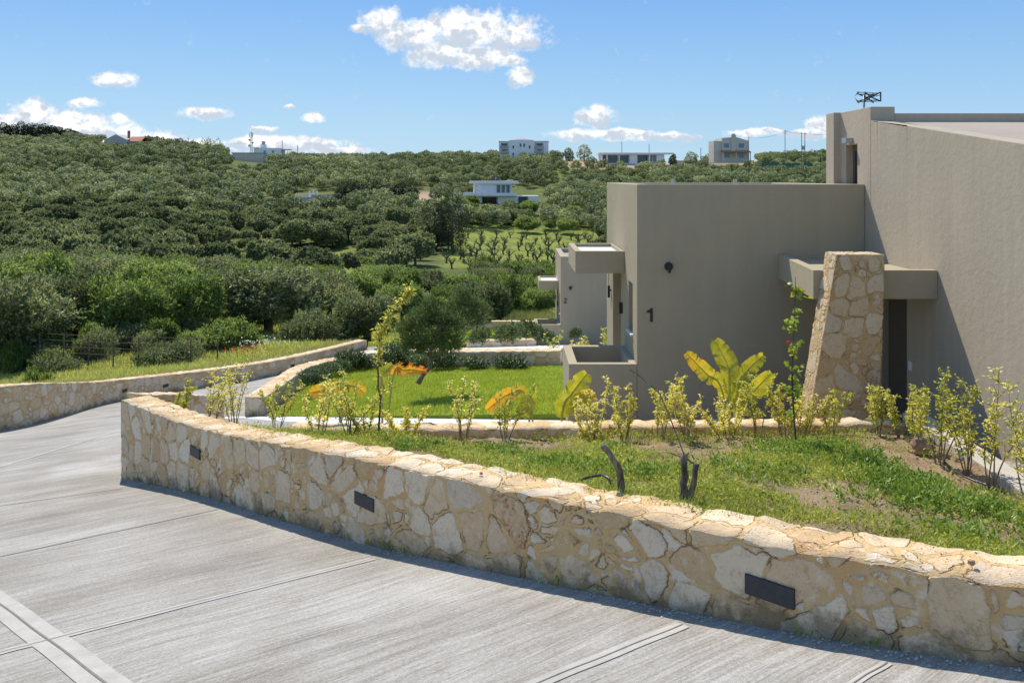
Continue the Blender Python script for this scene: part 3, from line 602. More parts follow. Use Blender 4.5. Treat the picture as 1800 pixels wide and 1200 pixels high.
def villa(x0, y0, z0, width, num, label, far=False):
    r = tag(empty('villa', (x0, y0, z0)), label, 'villa'); H = 3.4
    st = M['stucco']
    solid('wall', st, r, [((0, 0, -1.6), (width, 4, H))], [((.22, .22, H - .18), (width - .22, 3.78, H + .1)), ((-.1, 1.85, -.1), (.42, 3.0, 2.22)), ((-.1, .47, 1.12), (.13, .93, 1.88))], bevel=.01)
    boxobj('roof_deck', M['roof'], r, ((.23, .23, H - .178), (width - .23, 3.77, H - .174)))
    if not far: 
        pass
    solid('canopy', st, r, [((-.8, 1.4, 1.94), (-.003, 3.1, 2.30))], [((-.70, 1.50, 2.235), (-.04, 3.0, 2.4))], bevel=.006)
    boxobj('canopy_deck', M['path'], r, ((-.699, 1.501, 2.236), (-.041, 2.999, 2.241)))
    solid('planter', st, r, [((-1.0, -.004, -1.6), (-.003, 1.42, .77))], [((-.87, .12, .25), (-.1, 1.29, .9))], bevel=.006)
    boxobj('planter_soil', M['soil'], r, ((-.869, .121, .2), (-.101, 1.289, .33)))
    if num == 2: boxobj('step_light', M['black'], r, ((-.45, -.02, .12), (-.27, .0, .17)))
    d = solid('door', M['bronze'], r, [((.30, 1.86, -.05), (.34, 2.99, 2.21))], [((.25, 1.95, .02), (.4, 2.9, 2.12))])
    boxobj('pane', M['glass'], d, ((.312, 1.951, .021), (.328, 2.899, 2.119)))
    boxobj('door_handle', M['black'], d, ((.22, 1.90, .95), (.299, 1.94, 1.12)))
    boxobj('jamb', M['bronze'], r, ((.05, 1.852, -.05), (.13, 1.90, 2.215)))
    w = solid('window', M['bronze'], r, [((.07, .475, 1.125), (.11, .925, 1.875))], [((0, .52, 1.17), (.2, .88, 1.83))])
    boxobj('pane', M['glass'], w, ((.085, .521, 1.171), (.095, .879, 1.829)))
    boxobj('sill', M['white'], r, ((-.035, .455, 1.095), (.068, .945, 1.119)))
    l = boxobj('lantern', M['black'], r, ((-.06, 3.28, 1.28), (-.02, 3.34, 1.50)), ((-.02, 3.30, 1.40), (0, 3.32, 1.43)), ((-.045, 3.305, 1.50), (-.037, 3.313, 1.90)))
    boxobj('lantern', M['black'], r, ((-.055, 1.62, 1.25), (0, 1.68, 1.43)))
    spot_lamp(r, (.46 if num == 1 else .38, 0, 2.20), .062)
    if num == 1: glyph('house_number', ONE, r, .20, .012, (.13, -.002, 1.39))
    else: glyph('house_number', TWO, r, .20, .012, (.12, -.002, 1.60))
    for i in range(2): boxobj('roof_vent', M['galv'], r, ((1.1 + i * 1.15, 3.2, H - .2), (1.16 + i * 1.15, 3.26, H + .07)))
    return r
villa(1.833, 12.5, -3.50, 3.335, 1, 'taupe rendered villa with the black number 1 on its shaded front wall')
villa(1.883, 33.0, -6.46, 6.5, 2, 'smaller looking taupe rendered villa with the black number 2, behind the second lawn')

big = tag(empty('villa', (5.17, 11, -3.6)), 'large rough rendered taupe villa on the right with sloping roof, aerial and dark entrance door', 'villa')
def inv(o): o.matrix_parent_inverse = big.matrix_world.inverted(); return o
bpy.context.view_layer.update()
st = M['stucco_big']; rz = lambda Y: .82 + .13 * (Y - 12.3) if Y > 8.6 else .339 + .10 * (Y - 8.6)
bm = bmesh.new(); zb = -5.2; DO = (11.17, 12.08)
for a, b, lo in ((.5, 8.6, zb), (8.6, DO[0], zb), (DO[0], DO[1], -1.45), (DO[1], 12.3, zb)): xprism(bm, [(a, lo), (b, lo), (b, rz(b)), (a, rz(a))], 5.17, 5.42)
bmesh.ops.remove_doubles(bm, verts=bm.verts, dist=1e-4)
c = {}
for f in bm.faces: c.setdefault(tuple(np.round(f.calc_center_median(), 3)), []).append(f)
bmesh.ops.delete(bm, geom=[f for v in c.values() if len(v) > 1 for f in v], context='FACES_ONLY'); bmesh.ops.recalc_face_normals(bm, faces=bm.faces)
inv(bmobj('wall', bm, st, big, bevel=.008))
inv(solid('tower_wall', st, big, [((5.17, 12.3, zb), (5.52, 13.75, 1.02)), ((5.06, 13.42, zb), (5.17, 13.75, 1.02))], [((5.1, 12.78, -.7), (5.36, 13.22, .50))], bevel=.008))
bm = bmesh.new(); xprism(bm, [(.5, rz(.5) - .3), (12.3, .52), (12.3, .80), (8.6, rz(8.6) - .02), (.5, rz(.5) - .02)], 5.421, 15); bmesh.ops.recalc_face_normals(bm, faces=bm.faces); inv(bmobj('roof', bm, M['roof'], big))
inv(boxobj('parapet', st, big, ((5.521, 12.301, -3), (15, 12.52, .925)), bevel=.008))
inv(boxobj('rear_wall', st, big, ((15, .5, zb), (15.3, 12.5, .9)), ((5.43, .2, zb), (15, .495, -.4))))
w = inv(solid('window', M['bronze'], big, [((5.28, 12.785, -.69), (5.33, 13.215, .495))], [((5.2, 12.85, -.63), (5.4, 13.15, .40))]))
(boxobj('pane', M['glass'], w, ((5.295, 12.851, -.629), (5.31, 13.149, .399))))
inv(boxobj('lintel_lamp', M['galv'], big, ((5.06, 12.93, .52), (5.169, 13.10, .60)), bevel=.004))
dr = inv(boxobj('door', M['bronze'], big, ((5.33, DO[0] - .02, -3.64), (5.38, DO[1] + .02, -1.44))))
(boxobj('handle', M['black'], dr, ((5.27, 11.27, -2.75), (5.29, 11.30, -2.1)), ((5.29, 11.275, -2.2), (5.329, 11.295, -2.18)), ((5.29, 11.275, -2.67), (5.329, 11.295, -2.65))))
inv(boxobj('light_switch', M['white'], big, ((5.155, 11.02, -2.50), (5.169, 11.10, -2.38))))
bm = bmesh.new(); cp = [(3.9, 12.497), (3.66, 10.36), (5.167, 10.36), (5.167, 12.497)]
prism(bm, cp[::-1], -1.47, -1.19); inv(bmobj('canopy_slab', bm, M['stucco'], big))
bm = bmesh.new(); prism(bm, [(3.9, 12.496), (4.02, 12.496), (3.79, 10.48), (5.166, 10.48), (5.166, 10.357), (3.657, 10.357)], -1.475, -1.125); bmesh.ops.recalc_face_normals(bm, faces=bm.faces); inv(bmobj('canopy_beam', bm, M['stucco'], big, bevel=.005))
# battered stone pillar
def lerp(a, b, t): return a + (b - a) * t
N = 60; f = []
zt, z0 = -.90, -3.75; cb = lambda t: [(lerp(3.33, 3.807, t), 10.0), (lerp(4.30, 4.37, t), 10.0), (lerp(4.30, 4.37, t), 10.37), (lerp(3.33, 3.807, t), 10.37)]
V = []; PU = []; PV = []; side = [30, 16, 30, 16]; plen = [0, .85, 1.22, 2.07, 2.44]
for j in range(N + 70):
    t = j / (N + 69); c = cb(t)
    for q in range(4):
        for i in range(side[q]):
            u = i / side[q]; V.append((lerp(c[q][0], c[(q + 1) % 4][0], u), lerp(c[q][1], c[(q + 1) % 4][1], u), lerp(z0, zt, t))); PU.append(lerp(plen[q], plen[q + 1], u)); PV.append(lerp(z0, zt, t))
m = sum(side); F = [(j * m + i, j * m + (i + 1) % m, (j + 1) * m + (i + 1) % m, (j + 1) * m + i) for j in range(N + 69) for i in range(m)]
off = len(V); c = cb(1)
for j in range(17):
    for i in range(31): PU.append(i / 36); PV.append(zt + .37 * j / 16); V.append((lerp(c[0][0], c[1][0], i / 30), lerp(c[0][1], c[2][1], j / 16), zt))
F += [tuple(x + off for x in q) for q in grid(31, 17).tolist()]
me = npmesh('stone_pillar', V, F, M['pillar'], True, {'h': ('POINT', [2.0] * len(V)), 'su': ('POINT', PU), 'sv': ('POINT', PV)})
bm = bmesh.new(); bm.from_mesh(me); bmesh.ops.remove_doubles(bm, verts=bm.verts, dist=.004); bmesh.ops.recalc_face_normals(bm, faces=bm.faces); bm.to_mesh(me); bm.free()
inv(link('stone_pillar', me, big))
# television aerial
ae = tag(empty('aerial', (5.11, 12.9, 1.08)), 'black grid television aerial on a short pale mast above the tower corner', 'aerial'); ae.scale = (.85, .85, .85)
T_ = Tubes(); T_.add([(.25, 0, -.1), (.25, 0, .19)], .018); link('mast', T_.mesh('mast', M['galv']), ae)
T_ = Tubes()
for zz_ in (.10, .205): T_.add([(.17, 0, zz_), (.48, 0, zz_)], .008)
for y in (-.15, .15):
    for x0, x1, za, zb_ in ((.20, .48, .07, .23), (.20, .48, .23, .07)): T_.add([(x0, y, za), ((x0 + x1) / 2, y * .5, .15), (x1, y, zb_)], .012)
for x in (.20, .27, .34, .41, .48): T_.add([(x, -.16, .15 + .05 * math.cos(x * 15)), (x, .16, .15 + .05 * math.cos(x * 15))], .007)
for x in (.20, .48): T_.add([(x, -.15, .07), (x, -.15, .23)], .012)
T_.add([(.10, -.12, .235), (.075, 0, .16), (.10, -.12, .05)], .014); T_.add([(.10, -.1, .23), (.48, -.1, .215)], .006); T_.add([(.10, -.1, .06), (.48, -.1, .075)], .006)
link('antenna', T_.mesh('antenna', M['black']), ae)
# ---------------------------------------------------------------- trees
def leafO(P, D, d, L, Wd, g, mixn=.55):                        # leaves that lie roughly along the crown surface
    n = len(P); D = unit(D); nrm = unit(d + g.normal(size=(n, 3)) * mixn); s = unit(np.cross(D, nrm)); L = np.asarray(L)[:, None]; Wd = np.asarray(Wd)[:, None]; mid = P + D * L * .5
    return np.stack([P, mid + s * Wd / 2, P + D * L, mid - s * Wd / 2], 1)
def crown_points(g, lobes, n, shell=(.72, 1.05), lowcut=-.75):
    vol = np.array([l[3] * l[4] for l in lobes]); pk = g.choice(len(lobes), n, p=vol / vol.sum()); L = np.array(lobes)[pk]
    d = unit(g.normal(size=(n, 3))); keep = d[:, 2] > lowcut; d = d[keep]; L = L[keep]
    rr = g.uniform(shell[0], shell[1], len(d)) ** .6
    P = L[:, :3] + d * np.stack([L[:, 3], L[:, 3], L[:, 4]], 1) * rr[:, None]
    inside = np.zeros(len(P), bool)                            # drop most leaves buried in a neighbour lobe
    for l in lobes:
        q = (P - np.array(l[:3])) / np.array([l[3], l[3], l[4]]); inside |= (q * q).sum(1) < .42
    keep = ~inside | (g.random(len(P)) < .12); return P[keep], d[keep]
def lobes_for(g, w, h0, h1, n, flat=.8, loose=1.0):
    cz = (h0 + h1) / 2; hz = (h1 - h0) / 2; out = [(0, 0, cz, w * .30 * loose, hz * .72 * loose)]
    for i in range(n):
        a = 2 * math.pi * (i + g.uniform(-.3, .3)) / n * (2.4 if i > n * .6 else 1); r = w / 2 * g.uniform(.42, .72); s = w * g.uniform(.15, .25) * loose
        zc = cz + hz * g.uniform(-.38, .58) * (1.15 - r / w); out.append((r * math.cos(a), r * math.sin(a), zc, s, s * flat * g.uniform(.8, 1.2)))
    return out
def make_crown(name, seed, w, h0, h1, nl, n, L, Wd, mat, up=.25, sh=(.55, 1.06), tang=.5, shoots=30, loose=1.0):
    g = np.random.default_rng(seed); lo = lobes_for(g, w, h0, h1, nl, .8, loose); P, d = crown_points(g, lo, n, sh)
    D = np.where((g.random(len(P)) < tang)[:, None], unit(np.cross(d, g.normal(size=P.shape)) + d * .35), unit(d * .7 + g.normal(size=P.shape) * .75 + np.array([0, 0, up])))
    ns = int(shoots * w * w); pk = g.integers(0, len(P), ns); nl_ = 16                  # young shoots that break up the outline
    sd_ = unit(d[pk] + g.normal(size=(ns, 3)) * .35 + np.array([0, 0, .7])); tt = g.uniform(0, 1, (ns, nl_, 1)) * g.uniform(.12, .42, (ns, 1, 1)) * (w / 5) ** .6 * 1.3
    SP = (P[pk][:, None] + sd_[:, None] * tt).reshape(-1, 3); SD = unit(np.repeat(sd_, nl_, 0) + g.normal(size=(ns * nl_, 3)) * .6); P = np.r_[P, SP]; D = np.r_[D, SD]; d = np.r_[d, np.repeat(sd_, nl_, 0)]
    V4 = leafO(P, D, d, g.uniform(.7, 1.3, len(P)) * L, g.uniform(.7, 1.3, len(P)) * Wd, g)
    return leafmesh(name, V4, mat, g), lo
def trunk_mesh(name, seed, lobes, h, r, mat, split=3):
    rd = random.Random(seed); T_ = Tubes(); base = Vector((0, 0, -.3))
    fork = Vector((rd.uniform(-.25, .25), rd.uniform(-.2, .2), h * rd.uniform(.25, .38)))
    T_.add([base, base.lerp(fork, .5) + Vector((rd.uniform(-.12, .12), rd.uniform(-.1, .1), 0)), fork], [r * 1.35, r, r * .85], 8)
    for l in lobes[:7]:
        tg_ = Vector(l[:3]); mid = fork.lerp(tg_, .5) + Vector((rd.uniform(-.3, .3), rd.uniform(-.3, .3), rd.uniform(-.1, .2)))
        T_.add([fork - Vector((0, 0, .1)), fork.lerp(mid, .5) + Vector((rd.uniform(-.1, .1),) * 3), mid, tg_], [r * .6, r * .45, r * .3, r * .08], 6)
    return T_.mesh(name, mat)
NEAR = []                                                     # olives near enough to show leaves and trunks; about 5 m wide, 4 m high
for i in range(5):
    c, lo = make_crown('crown', 20 + i, 5.0, .45, 4.1, 24, 30000, .17, .058, M['olive'] if i < 3 else M['olivegreen'], shoots=60, loose=.74); NEAR.append((c, trunk_mesh('trunk', 60 + i, lo, 4, .20, M['darkbark'])))
DENS, _ = make_crown('crown', 31, 2.6, .05, 2.2, 15, 13000, .15, .05, M['olivegreen'], .9, (.5, 1.15), .25, 110, .82)
TWIG, _ = make_crown('crown', 33, 2.4, .15, 2.0, 10, 6500, .12, .045, M['olive'], .9, (.4, 1.2), .2, 60)
MID = []
for i in range(4): MID.append(make_crown('olive_tree', 40 + i, 5.2, .6, 4.3, 9, 4200, .42, .22, M['farolive'], .25, (.7, 1.05), .85, 14)[0])
def two(me, tr):                                              # one mesh for a tree too small to show its parts
    bm = bmesh.new(); bm.from_mesh(me); n = len(bm.faces); bm.from_mesh(tr); bm.faces.ensure_lookup_table()
    for f in list(bm.faces)[n:]: f.material_index = 1
    m = bpy.data.meshes.new(me.name); bm.to_mesh(m); bm.free(); m.materials.append(me.materials[0]); m.materials.append(M['darkbark']); return m
MID = [two(m, trunk_mesh('t', 90 + i, [(0, 0, 2.5), (1.2, .3, 2.6), (-1.1, .5, 2.4), (.2, -1, 2.6)], 4, .18, M['darkbark'])) for i, m in enumerate(MID)]
def place_near(x, Y, w, h, v, label, group=None, kind='olive_tree', rz=None, zoff=0):
    X = (x - 900) / 1500 * Y; c, t = NEAR[v]
    r = empty(kind, (X, Y, Hz(X, Y) - .05 + zoff), rnd.uniform(0, 6.28) if rz is None else rz); r.scale = (w / 5.0, w / 5.0, h / 4.1 * .92)
    tag(r, label, 'tree', group); link('crown', c, r); link('trunk', t, r); return X, Y
taken = []
NL = [
 (12, 37, 5.6, 4.7, 0, 'large dark grey-green olive tree at the left edge, behind the wire fence'),
 (128, 43, 5.2, 4.5, 1, 'dense olive tree with thick dark trunk behind the fence'),
 (222, 42, 4.7, 4.3, 3, 'bright green bushy tree behind the right part of the wire fence'),
 (318, 45, 4.8, 4.4, 4, 'green rounded tree between the fence end and the branching olive tree'),
 (470, 50, 6.4, 4.5, 1, 'wide olive tree with visible branching dark trunks in the near row'),
 (400, 52, 4.4, 4.3, 0, 'olive tree left of the wide branching olive in the near row'),
 (575, 54, 4.6, 4.0, 2, 'slender olive tree with bare lower limbs right of the wide branching olive'),
 (642, 43, 3.5, 3.3, 0, 'rounded silver-grey olive tree beside the upper end of the drive'),
 (706, 56, 3.2, 3.2, 4, 'dark green small tree behind the tall yellow sapling'),
 (843, 50, 3.9, 3.8, 0, 'silver-grey round olive tree above the second lawn wall'),
 (872, 57, 4.2, 4.1, 3, 'green tree behind the silver-grey olive above the second lawn wall'),
 (60, 56, 6.0, 5.0, 3, None), (170, 60, 6, 4.8, 1, None), (265, 58, 5.5, 4.6, 3, None), (350, 62, 5.4, 4.4, 0, None), (520, 66, 5, 4.2, 4, None), (620, 62, 4.8, 4, 3, None), (440, 70, 5.5, 4.4, 4, None),
 (110, 76, 6, 4.6, 0, None), (205, 74, 5.8, 4.6, 4, None), (300, 80, 5.6, 4.4, 3, None), (20, 72, 6, 4.8, 1, None), (690, 74, 5, 4, 3, None), (560, 84, 5, 3.8, 4, None), (740, 78, 4.6, 3.6, 0, None), (790, 66, 3.4, 3.0, 3, None),
 (385, 88, 5.6, 4.3, 0, None), (150, 92, 5.6, 4.3, 0, None), (60, 96, 5.6, 4.3, 0, None), (480, 92, 5, 3.6, 3, None), (650, 92, 5, 3.4, 4, None), (800, 84, 4.4, 3.2, 4, None), (905, 76, 3.6, 3.0, 3, None), (955, 70, 3.4, 2.6, 4, None)]
for (x, Y, w, h, v, lb) in NL:
    taken.append((*place_near(x, Y, w, h, v, lb or 'bushy green olive tree in the crowded belt behind the nearest trees', None if lb else 'olive trees in the belt behind the nearest ones'), w * .42))
def shrub_on(name, mesh, x, Y, s, label, cat='shrub', group=None, sz=None, X=None, z=None):
    X = (x - 900) / 1500 * Y if X is None else X
    o = link(name, mesh, None, (X, Y, (Hz(X, Y) if z is None else z) - .03)); o.rotation_euler.z = rnd.uniform(0, 6.28); o.scale = (s, s, sz or s); return tag(o, label, cat, group)
shrub_on('shrub', DENS, 397, 38, 1.0, 'dense upright bright green shrub just left of the red poppies')
shrub_on('shrub', TWIG, 290, 34, .95, 'thin grey-green twiggy shrub at the right end of the wire fence')
shrub_on('shrub', TWIG, 100, 34, .75, 'small feathery grey shrub in the middle of the fence line')
shrub_on('shrub', DENS, 66, 29, .42, 'slim dark shrub in front of the fence at the far left', sz=.8)
shrub_on('shrub', TWIG, 540, 41, 1.1, 'low grey twiggy shrub on the verge left of the drive end')
shrub_on('shrub', DENS, 935, 46, .55, 'small green bush in the tall dry grass left of villa 2')
shrub_on('shrub', TWIG, 234, 29.5, .38, 'tiny round-headed grey bush on a stem in front of the fence')
for i, (x, Y, s) in enumerate(((505, 118, 1.3), (440, 122, 1.3), (520, 112, 1.0), (585, 112, 1.1), (650, 116, 1.2), (350, 66, 1.4), (690, 100, 1.2), (480, 56, .8), (190, 50, .9), (410, 47, .7), (330, 50, .8))):
    shrub_on('shrub', DENS, x, Y, s, 'rounded green shrub in the rough ground below the olive groves', 'shrub', 'green shrubs in the rough ground')

for i in range(58):
    Y = rnd.uniform(37, 78); x = rnd.uniform(-10, 690) if Y < 60 else rnd.uniform(0, 800)
    if Y < 42 and x > 380: continue
    shrub_on('shrub', (DENS, TWIG, TWIG)[i % 3], x, Y, rnd.uniform(.5, 1.0) * (1 + (Y > 50) * .25), 'bushy undergrowth shrub filling the gaps between the near olive trees', 'shrub', 'undergrowth shrubs between the near olives', sz=rnd.uniform(.6, 1.2))
for i in range(34):
    Y = rnd.uniform(34.5, 41); x = rnd.uniform(-20, 345)
    shrub_on('shrub', (TWIG, DENS, TWIG)[i % 3], x, Y, rnd.uniform(.35, .8), 'wild shrub growing in the shade along the far side of the wire fence', 'shrub', 'wild shrubs along the wire fence', sz=rnd.uniform(.5, 1.0))
# the olive groves
OPEN = [(772, 1062, 404, 476), (985, 1235, 262, 297), (688, 770, 336, 368), (808, 968, 330, 386), (340, 425, 446, 478), (415, 640, 442, 472), (515, 600, 336, 370), (400, 470, 255, 303), (440, 512, 255, 286), (1240, 1330, 240, 302), (870, 972, 262, 284), (590, 700, 352, 360), (180, 255, 240, 268)]
cand = []
g = np.random.default_rng(5); Y = 96.0
while Y < 520:
    st_ = 5.7 if Y < 260 else 6.1
    t = -.66 + g.uniform(0, .01)
    while t < .62:
        X = t * Y + g.uniform(-1, 1); y = Y + g.uniform(-1, 1); t += st_ / Y * (1 + .15 * g.random())
        z = Hz(X, y); a, b = seen(X, y, z); 
        if any(x0 < a < x1 and y0 < b < y1 for x0, x1, y0, y1 in OPEN): continue
        if 940 < a < 1240 and 296 < b < 345 and g.random() < .22: continue
        if Y < 125 and a > 700: continue
        if a > 1110 and (Y < 200 or g.random() < .25 * (Y < 330)): continue
        if Y < 150 and g.random() < .25: continue
        if g.random() < .06 or (math.sin(X * .11 + 3 * math.sin(y * .05)) * math.sin(y * .13) > .86): continue
        cand.append((X, y, z, g.choice([g.uniform(.6, .85), g.uniform(.85, 1.15), g.uniform(.95, 1.25)]) * (1.0 if Y > 150 else .92), a, b))
    Y += st_ * .95
for (X, y, w) in taken: cand = [c for c in cand if math.hypot(c[0] - X, c[1] - y) > w + 2]
cand.sort(key=lambda c: c[1])
vis = [c for c in cand if c[4] < 1075]; IND = vis[:236]; REST = vis[236:] + [c for c in cand if c[4] >= 1075]
for (X, Y, z, s, a, b) in IND:
    lb, gp_ = ('rounded grey-green olive tree in the lower rows of the far hillside grove', 'olive trees in the lower hillside rows')
    o = link('olive_tree', MID[g.integers(4)], None, (X, Y, z - .1)); o.scale = (s, s, s * g.uniform(.85, 1.12)); o.rotation_euler.z = g.uniform(0, 6.28); tag(o, lb, 'tree', gp_)
PR = []
for i in range(6):
    gg = np.random.default_rng(200 + i); lo = lobes_for(gg, 5.6, .35, 4.9, 6); P, d = crown_points(gg, lo, 700, (.7, 1.05)); D = unit(np.cross(d, gg.normal(size=P.shape)) + d * .25); PR.append(leafO(P, D, d, gg.uniform(.6, 1.2, len(P)) * .75, gg.uniform(.6, 1.2, len(P)) * .46, gg, .35))
Vs, vv = [], []
for (X, Y, z, s, a, b) in REST:
    p = PR[g.integers(6)]
    if Y > 380: p = p[:420]
    an = g.uniform(0, 6.28); ca, sa = math.cos(an), math.sin(an); q = p.copy(); q[..., 0] = (p[..., 0] * ca - p[..., 1] * sa) * s + X; q[..., 1] = (p[..., 0] * sa + p[..., 1] * ca) * s + Y; q[..., 2] = p[..., 2] * s * g.uniform(.85, 1.1) + z
    Vs.append(q); vv.append(np.clip(.5 + .16 * math.sin(X * .045 + 2 * math.sin(Y * .03)) + g.normal(0, .17) + g.normal(0, .2, len(p)), 0, 1))
Vs = np.concatenate(Vs); print('GROVE', len(IND), len(REST), len(Vs))
tag(link('olive_grove', leafmesh('olive_grove', Vs, M['farolive'], g, np.concatenate(vv))), kind='stuff')

# dark hedge, cypresses and single trees
def dark_tree(name, x, Y, w, h, label, cat='tree', group=None, mat='dark', n=5200, L=.32, z=None, sh=.05, parts=False):
    gg = np.random.default_rng(int(x * 7 + Y)); lo = [(gg.uniform(-.12, .12) * w, gg.uniform(-.12, .12) * w, h * (sh + (1 - sh) * t), w * .5 * gg.uniform(.7, .9) * (math.sin(math.pi * (t * .80 + .17)) ** .6), h * .13) for t in np.linspace(.08, .9, 9)]
    lo += [(gg.uniform(-.35, .35) * w, gg.uniform(-.35, .35) * w, h * gg.uniform(sh + .1, .75), w * .2, h * .12) for _ in range(6)]
    P, d = crown_points(gg, lo, n, (.6, 1.08), -.95); D = unit(d + gg.normal(size=P.shape) * .6 + np.array([0, 0, .7])); X = (x - 900) / 1500 * Y
    me = leafmesh(name, leafV(P, D, gg.uniform(.6, 1.3, len(P)) * L, L * .4, gg), M[mat], gg)
    T_ = Tubes(); T_.add([(0, 0, -.5), (0, 0, h * .3), (0, 0, h * .8)], [w * .05 + .05, w * .04 + .03, .03]); me = two(me, T_.mesh('t', M['darkbark']))
    o = link(name, me, None, (X, Y, (Hz(X, Y) if z is None else z))); return tag(o, label, cat, group)
dark_tree('cypress', 764, 168, 5.2, 9.8, 'dark dense conifer, left of the pair beside the soil clearing')
dark_tree('cypress', 795, 165, 6.6, 11.0, 'tallest dark dense conifer below and left of the white villa', n=11000)
for i, x in enumerate(np.linspace(600, 725, 11)): dark_tree('cypress', x, 262 + i * .5, 4.4, 5.6 + (i % 3) * .5, 'dark green conifer in the clipped row above the soil clearing', 'tree', 'dark conifers in a row above the clearing', n=1300, L=.6)
for i, x in enumerate((8, 22, 37, 50, 64, 78, 90, 103, 116, 130)): dark_tree('pine_tree', x, 488, 9, (11, 10, 11.5, 10.5, 10, 10, 9, 8, 7, 6)[i], 'dark pine on the crest at the far upper left', 'tree', 'dark pines on the left crest', n=4200, L=.75, sh=.02)
for x, Y, w, h, lb in ((1027, 455, 8, 8.5, 'large dark round tree on the skyline left of the flat modern house'), (1000, 455, 6, 6.5, 'dark tree on the skyline between the three-storey house and the large round tree'), (1214, 440, 8, 7.5, 'spreading tree on the skyline right of the flat modern house'), (1183, 440, 4, 6, 'small umbrella shaped tree touching the right end of the flat modern house'), (1345, 440, 7, 7.6, 'light green tree right of the house with the red terrace roof')):
    dark_tree('tree', x, Y, w, h, lb, mat='farolive', n=2200, L=.7, sh=.04)
for i, x in enumerate((1245, 1365, 1382, 1398, 1414, 1428, 1442, 1456)): dark_tree('tree', x, 452, 5.5, 5.5 + (i % 3) * .7, 'rounded tree in the skyline row beside the utility poles', 'tree', 'skyline trees beside the poles', mat='farolive', n=1100, L=.75, sh=.12)
for i, x in enumerate((358, 366, 374, 383)): dark_tree('tree', x, 470, 3.6, 7 + i % 2, 'thin see-through tree in the small skyline clump', 'tree', 'thin skyline trees', mat='olive', n=220, L=.8, sh=.4)
# gnarled pruned trees in the green clearing
GN = []
for sd in range(4):
    rd = random.Random(300 + sd); T_ = Tubes()
    T_.add(wander(rd, (0, 0, -.2), (rd.uniform(-.3, .3), 0, 1), 1.5, 4, .18), [.30, .24, .2, .2, .24], 7)
    for kk in range(5):
        a = kk * 1.26 + rd.random(); p = wander(rd, (0, 0, 1.0), (math.cos(a), math.sin(a), 1.1), 1.9, 5, .25, .08); T_.add(p, [.16, .13, .11, .09, .06, .03], 6)
        for _ in range(3): q = p[rd.randint(2, 4)]; T_.add(wander(rd, q, (rd.uniform(-1, 1), rd.uniform(-1, 1), .8), 1.0, 4, .25), [.05, .04, .03, .02, .01], 4)
    tm = T_.mesh('t', M['darkbark']); gg = np.random.default_rng(sd); tips = [tuple(v) for v in T_.V if v.z > 1.9][::9]; P = np.array([tips[i_] for i_ in gg.integers(0, len(tips), 130)]) + gg.normal(size=(130, 3)) * .05; d = unit(gg.normal(size=P.shape)); me = leafmesh('gnarled_tree', leafV(P, unit(d + gg.normal(size=P.shape)), .28, .12, gg), M['hedge'], gg); GN.append(two(me, tm))
for (Y, n, x0, x1) in ((128, 9, 800, 1050), (139, 10, 790, 1060), (150, 9, 810, 1056), (161, 9, 790, 1060), (172, 12, 790, 1060), (184, 12, 790, 1060), (197, 11, 800, 1060)):
    for x in np.linspace(x0, x1, n):
        x += rnd.uniform(-8, 8); X = (x - 900) / 1500 * Y; s = rnd.uniform(.62, .95); o = link('gnarled_tree', GN[rnd.randrange(4)], None, (X, Y + rnd.uniform(-2, 2), Hz(X, Y) - .05)); o.rotation_euler.z = rnd.uniform(0, 6); o.scale = (s, s, s)
        tag(o, 'nearly leafless pruned tree with twisted dark limbs in the bright green clearing', 'tree', 'pruned trees in the green clearing')
for i in range(60):
    a_, Y = rnd.uniform(800, 1060), rnd.uniform(205, 330); X = (a_ - 900) / 1500 * Y; zz_ = Hz(X, Y); b_ = seen(X, Y, zz_)[1]
    if 808 < a_ < 968 and (280 < Y < 310 or 345 < b_ < 366): continue
    shrub_on('shrub', (DENS, TWIG)[i % 2], a_, Y, rnd.uniform(1.2, 2.1), 'dark bushy shrub on the terraces round the white flat roofed villa', 'shrub', 'shrubs on the villa terraces')
for i in range(46):                                           # dark scrub in front of the clearing
    x = rnd.uniform(840, 1010); Y = rnd.uniform(96, 118)
    shrub_on('scrub', TWIG if i % 2 else DENS, x, Y, rnd.uniform(.9, 1.5), 'dark scrubby bush in the thicket below the green clearing', 'shrub', 'bushes in the thicket below the clearing')
for i in range(26):
    x = rnd.uniform(700, 985); Y = rnd.uniform(66, 92)
    shrub_on('reed_bush', DENS, x, Y, rnd.uniform(.7, 1.15), 'tall leafy green bush in the wild ground behind the silver olive', 'shrub', 'green bushes in the wild ground', sz=rnd.uniform(.9, 1.5))

# ---------------------------------------------------------------- far buildings and poles
def houseroot(name, x, y, Y, rz, label, cat='house'):
    p = at(x, y, Y); return tag(empty(name, p, rz), label, cat)
def B(name, mat, par, *bs, bevel=0): return boxobj(name, M[mat], par, *bs, bevel=bevel)
def win(par, x, z, w, h, y=0, fr='white', gl='glassb'):
    f = B('window', fr, par, ((x - w / 2, y - .06, z), (x + w / 2, y + .02, z + h))); B('pane', gl, f, ((x - w / 2 + .1, y - .075, z + .1), (x + w / 2 - .1, y - .061, z + h - .1))); return f
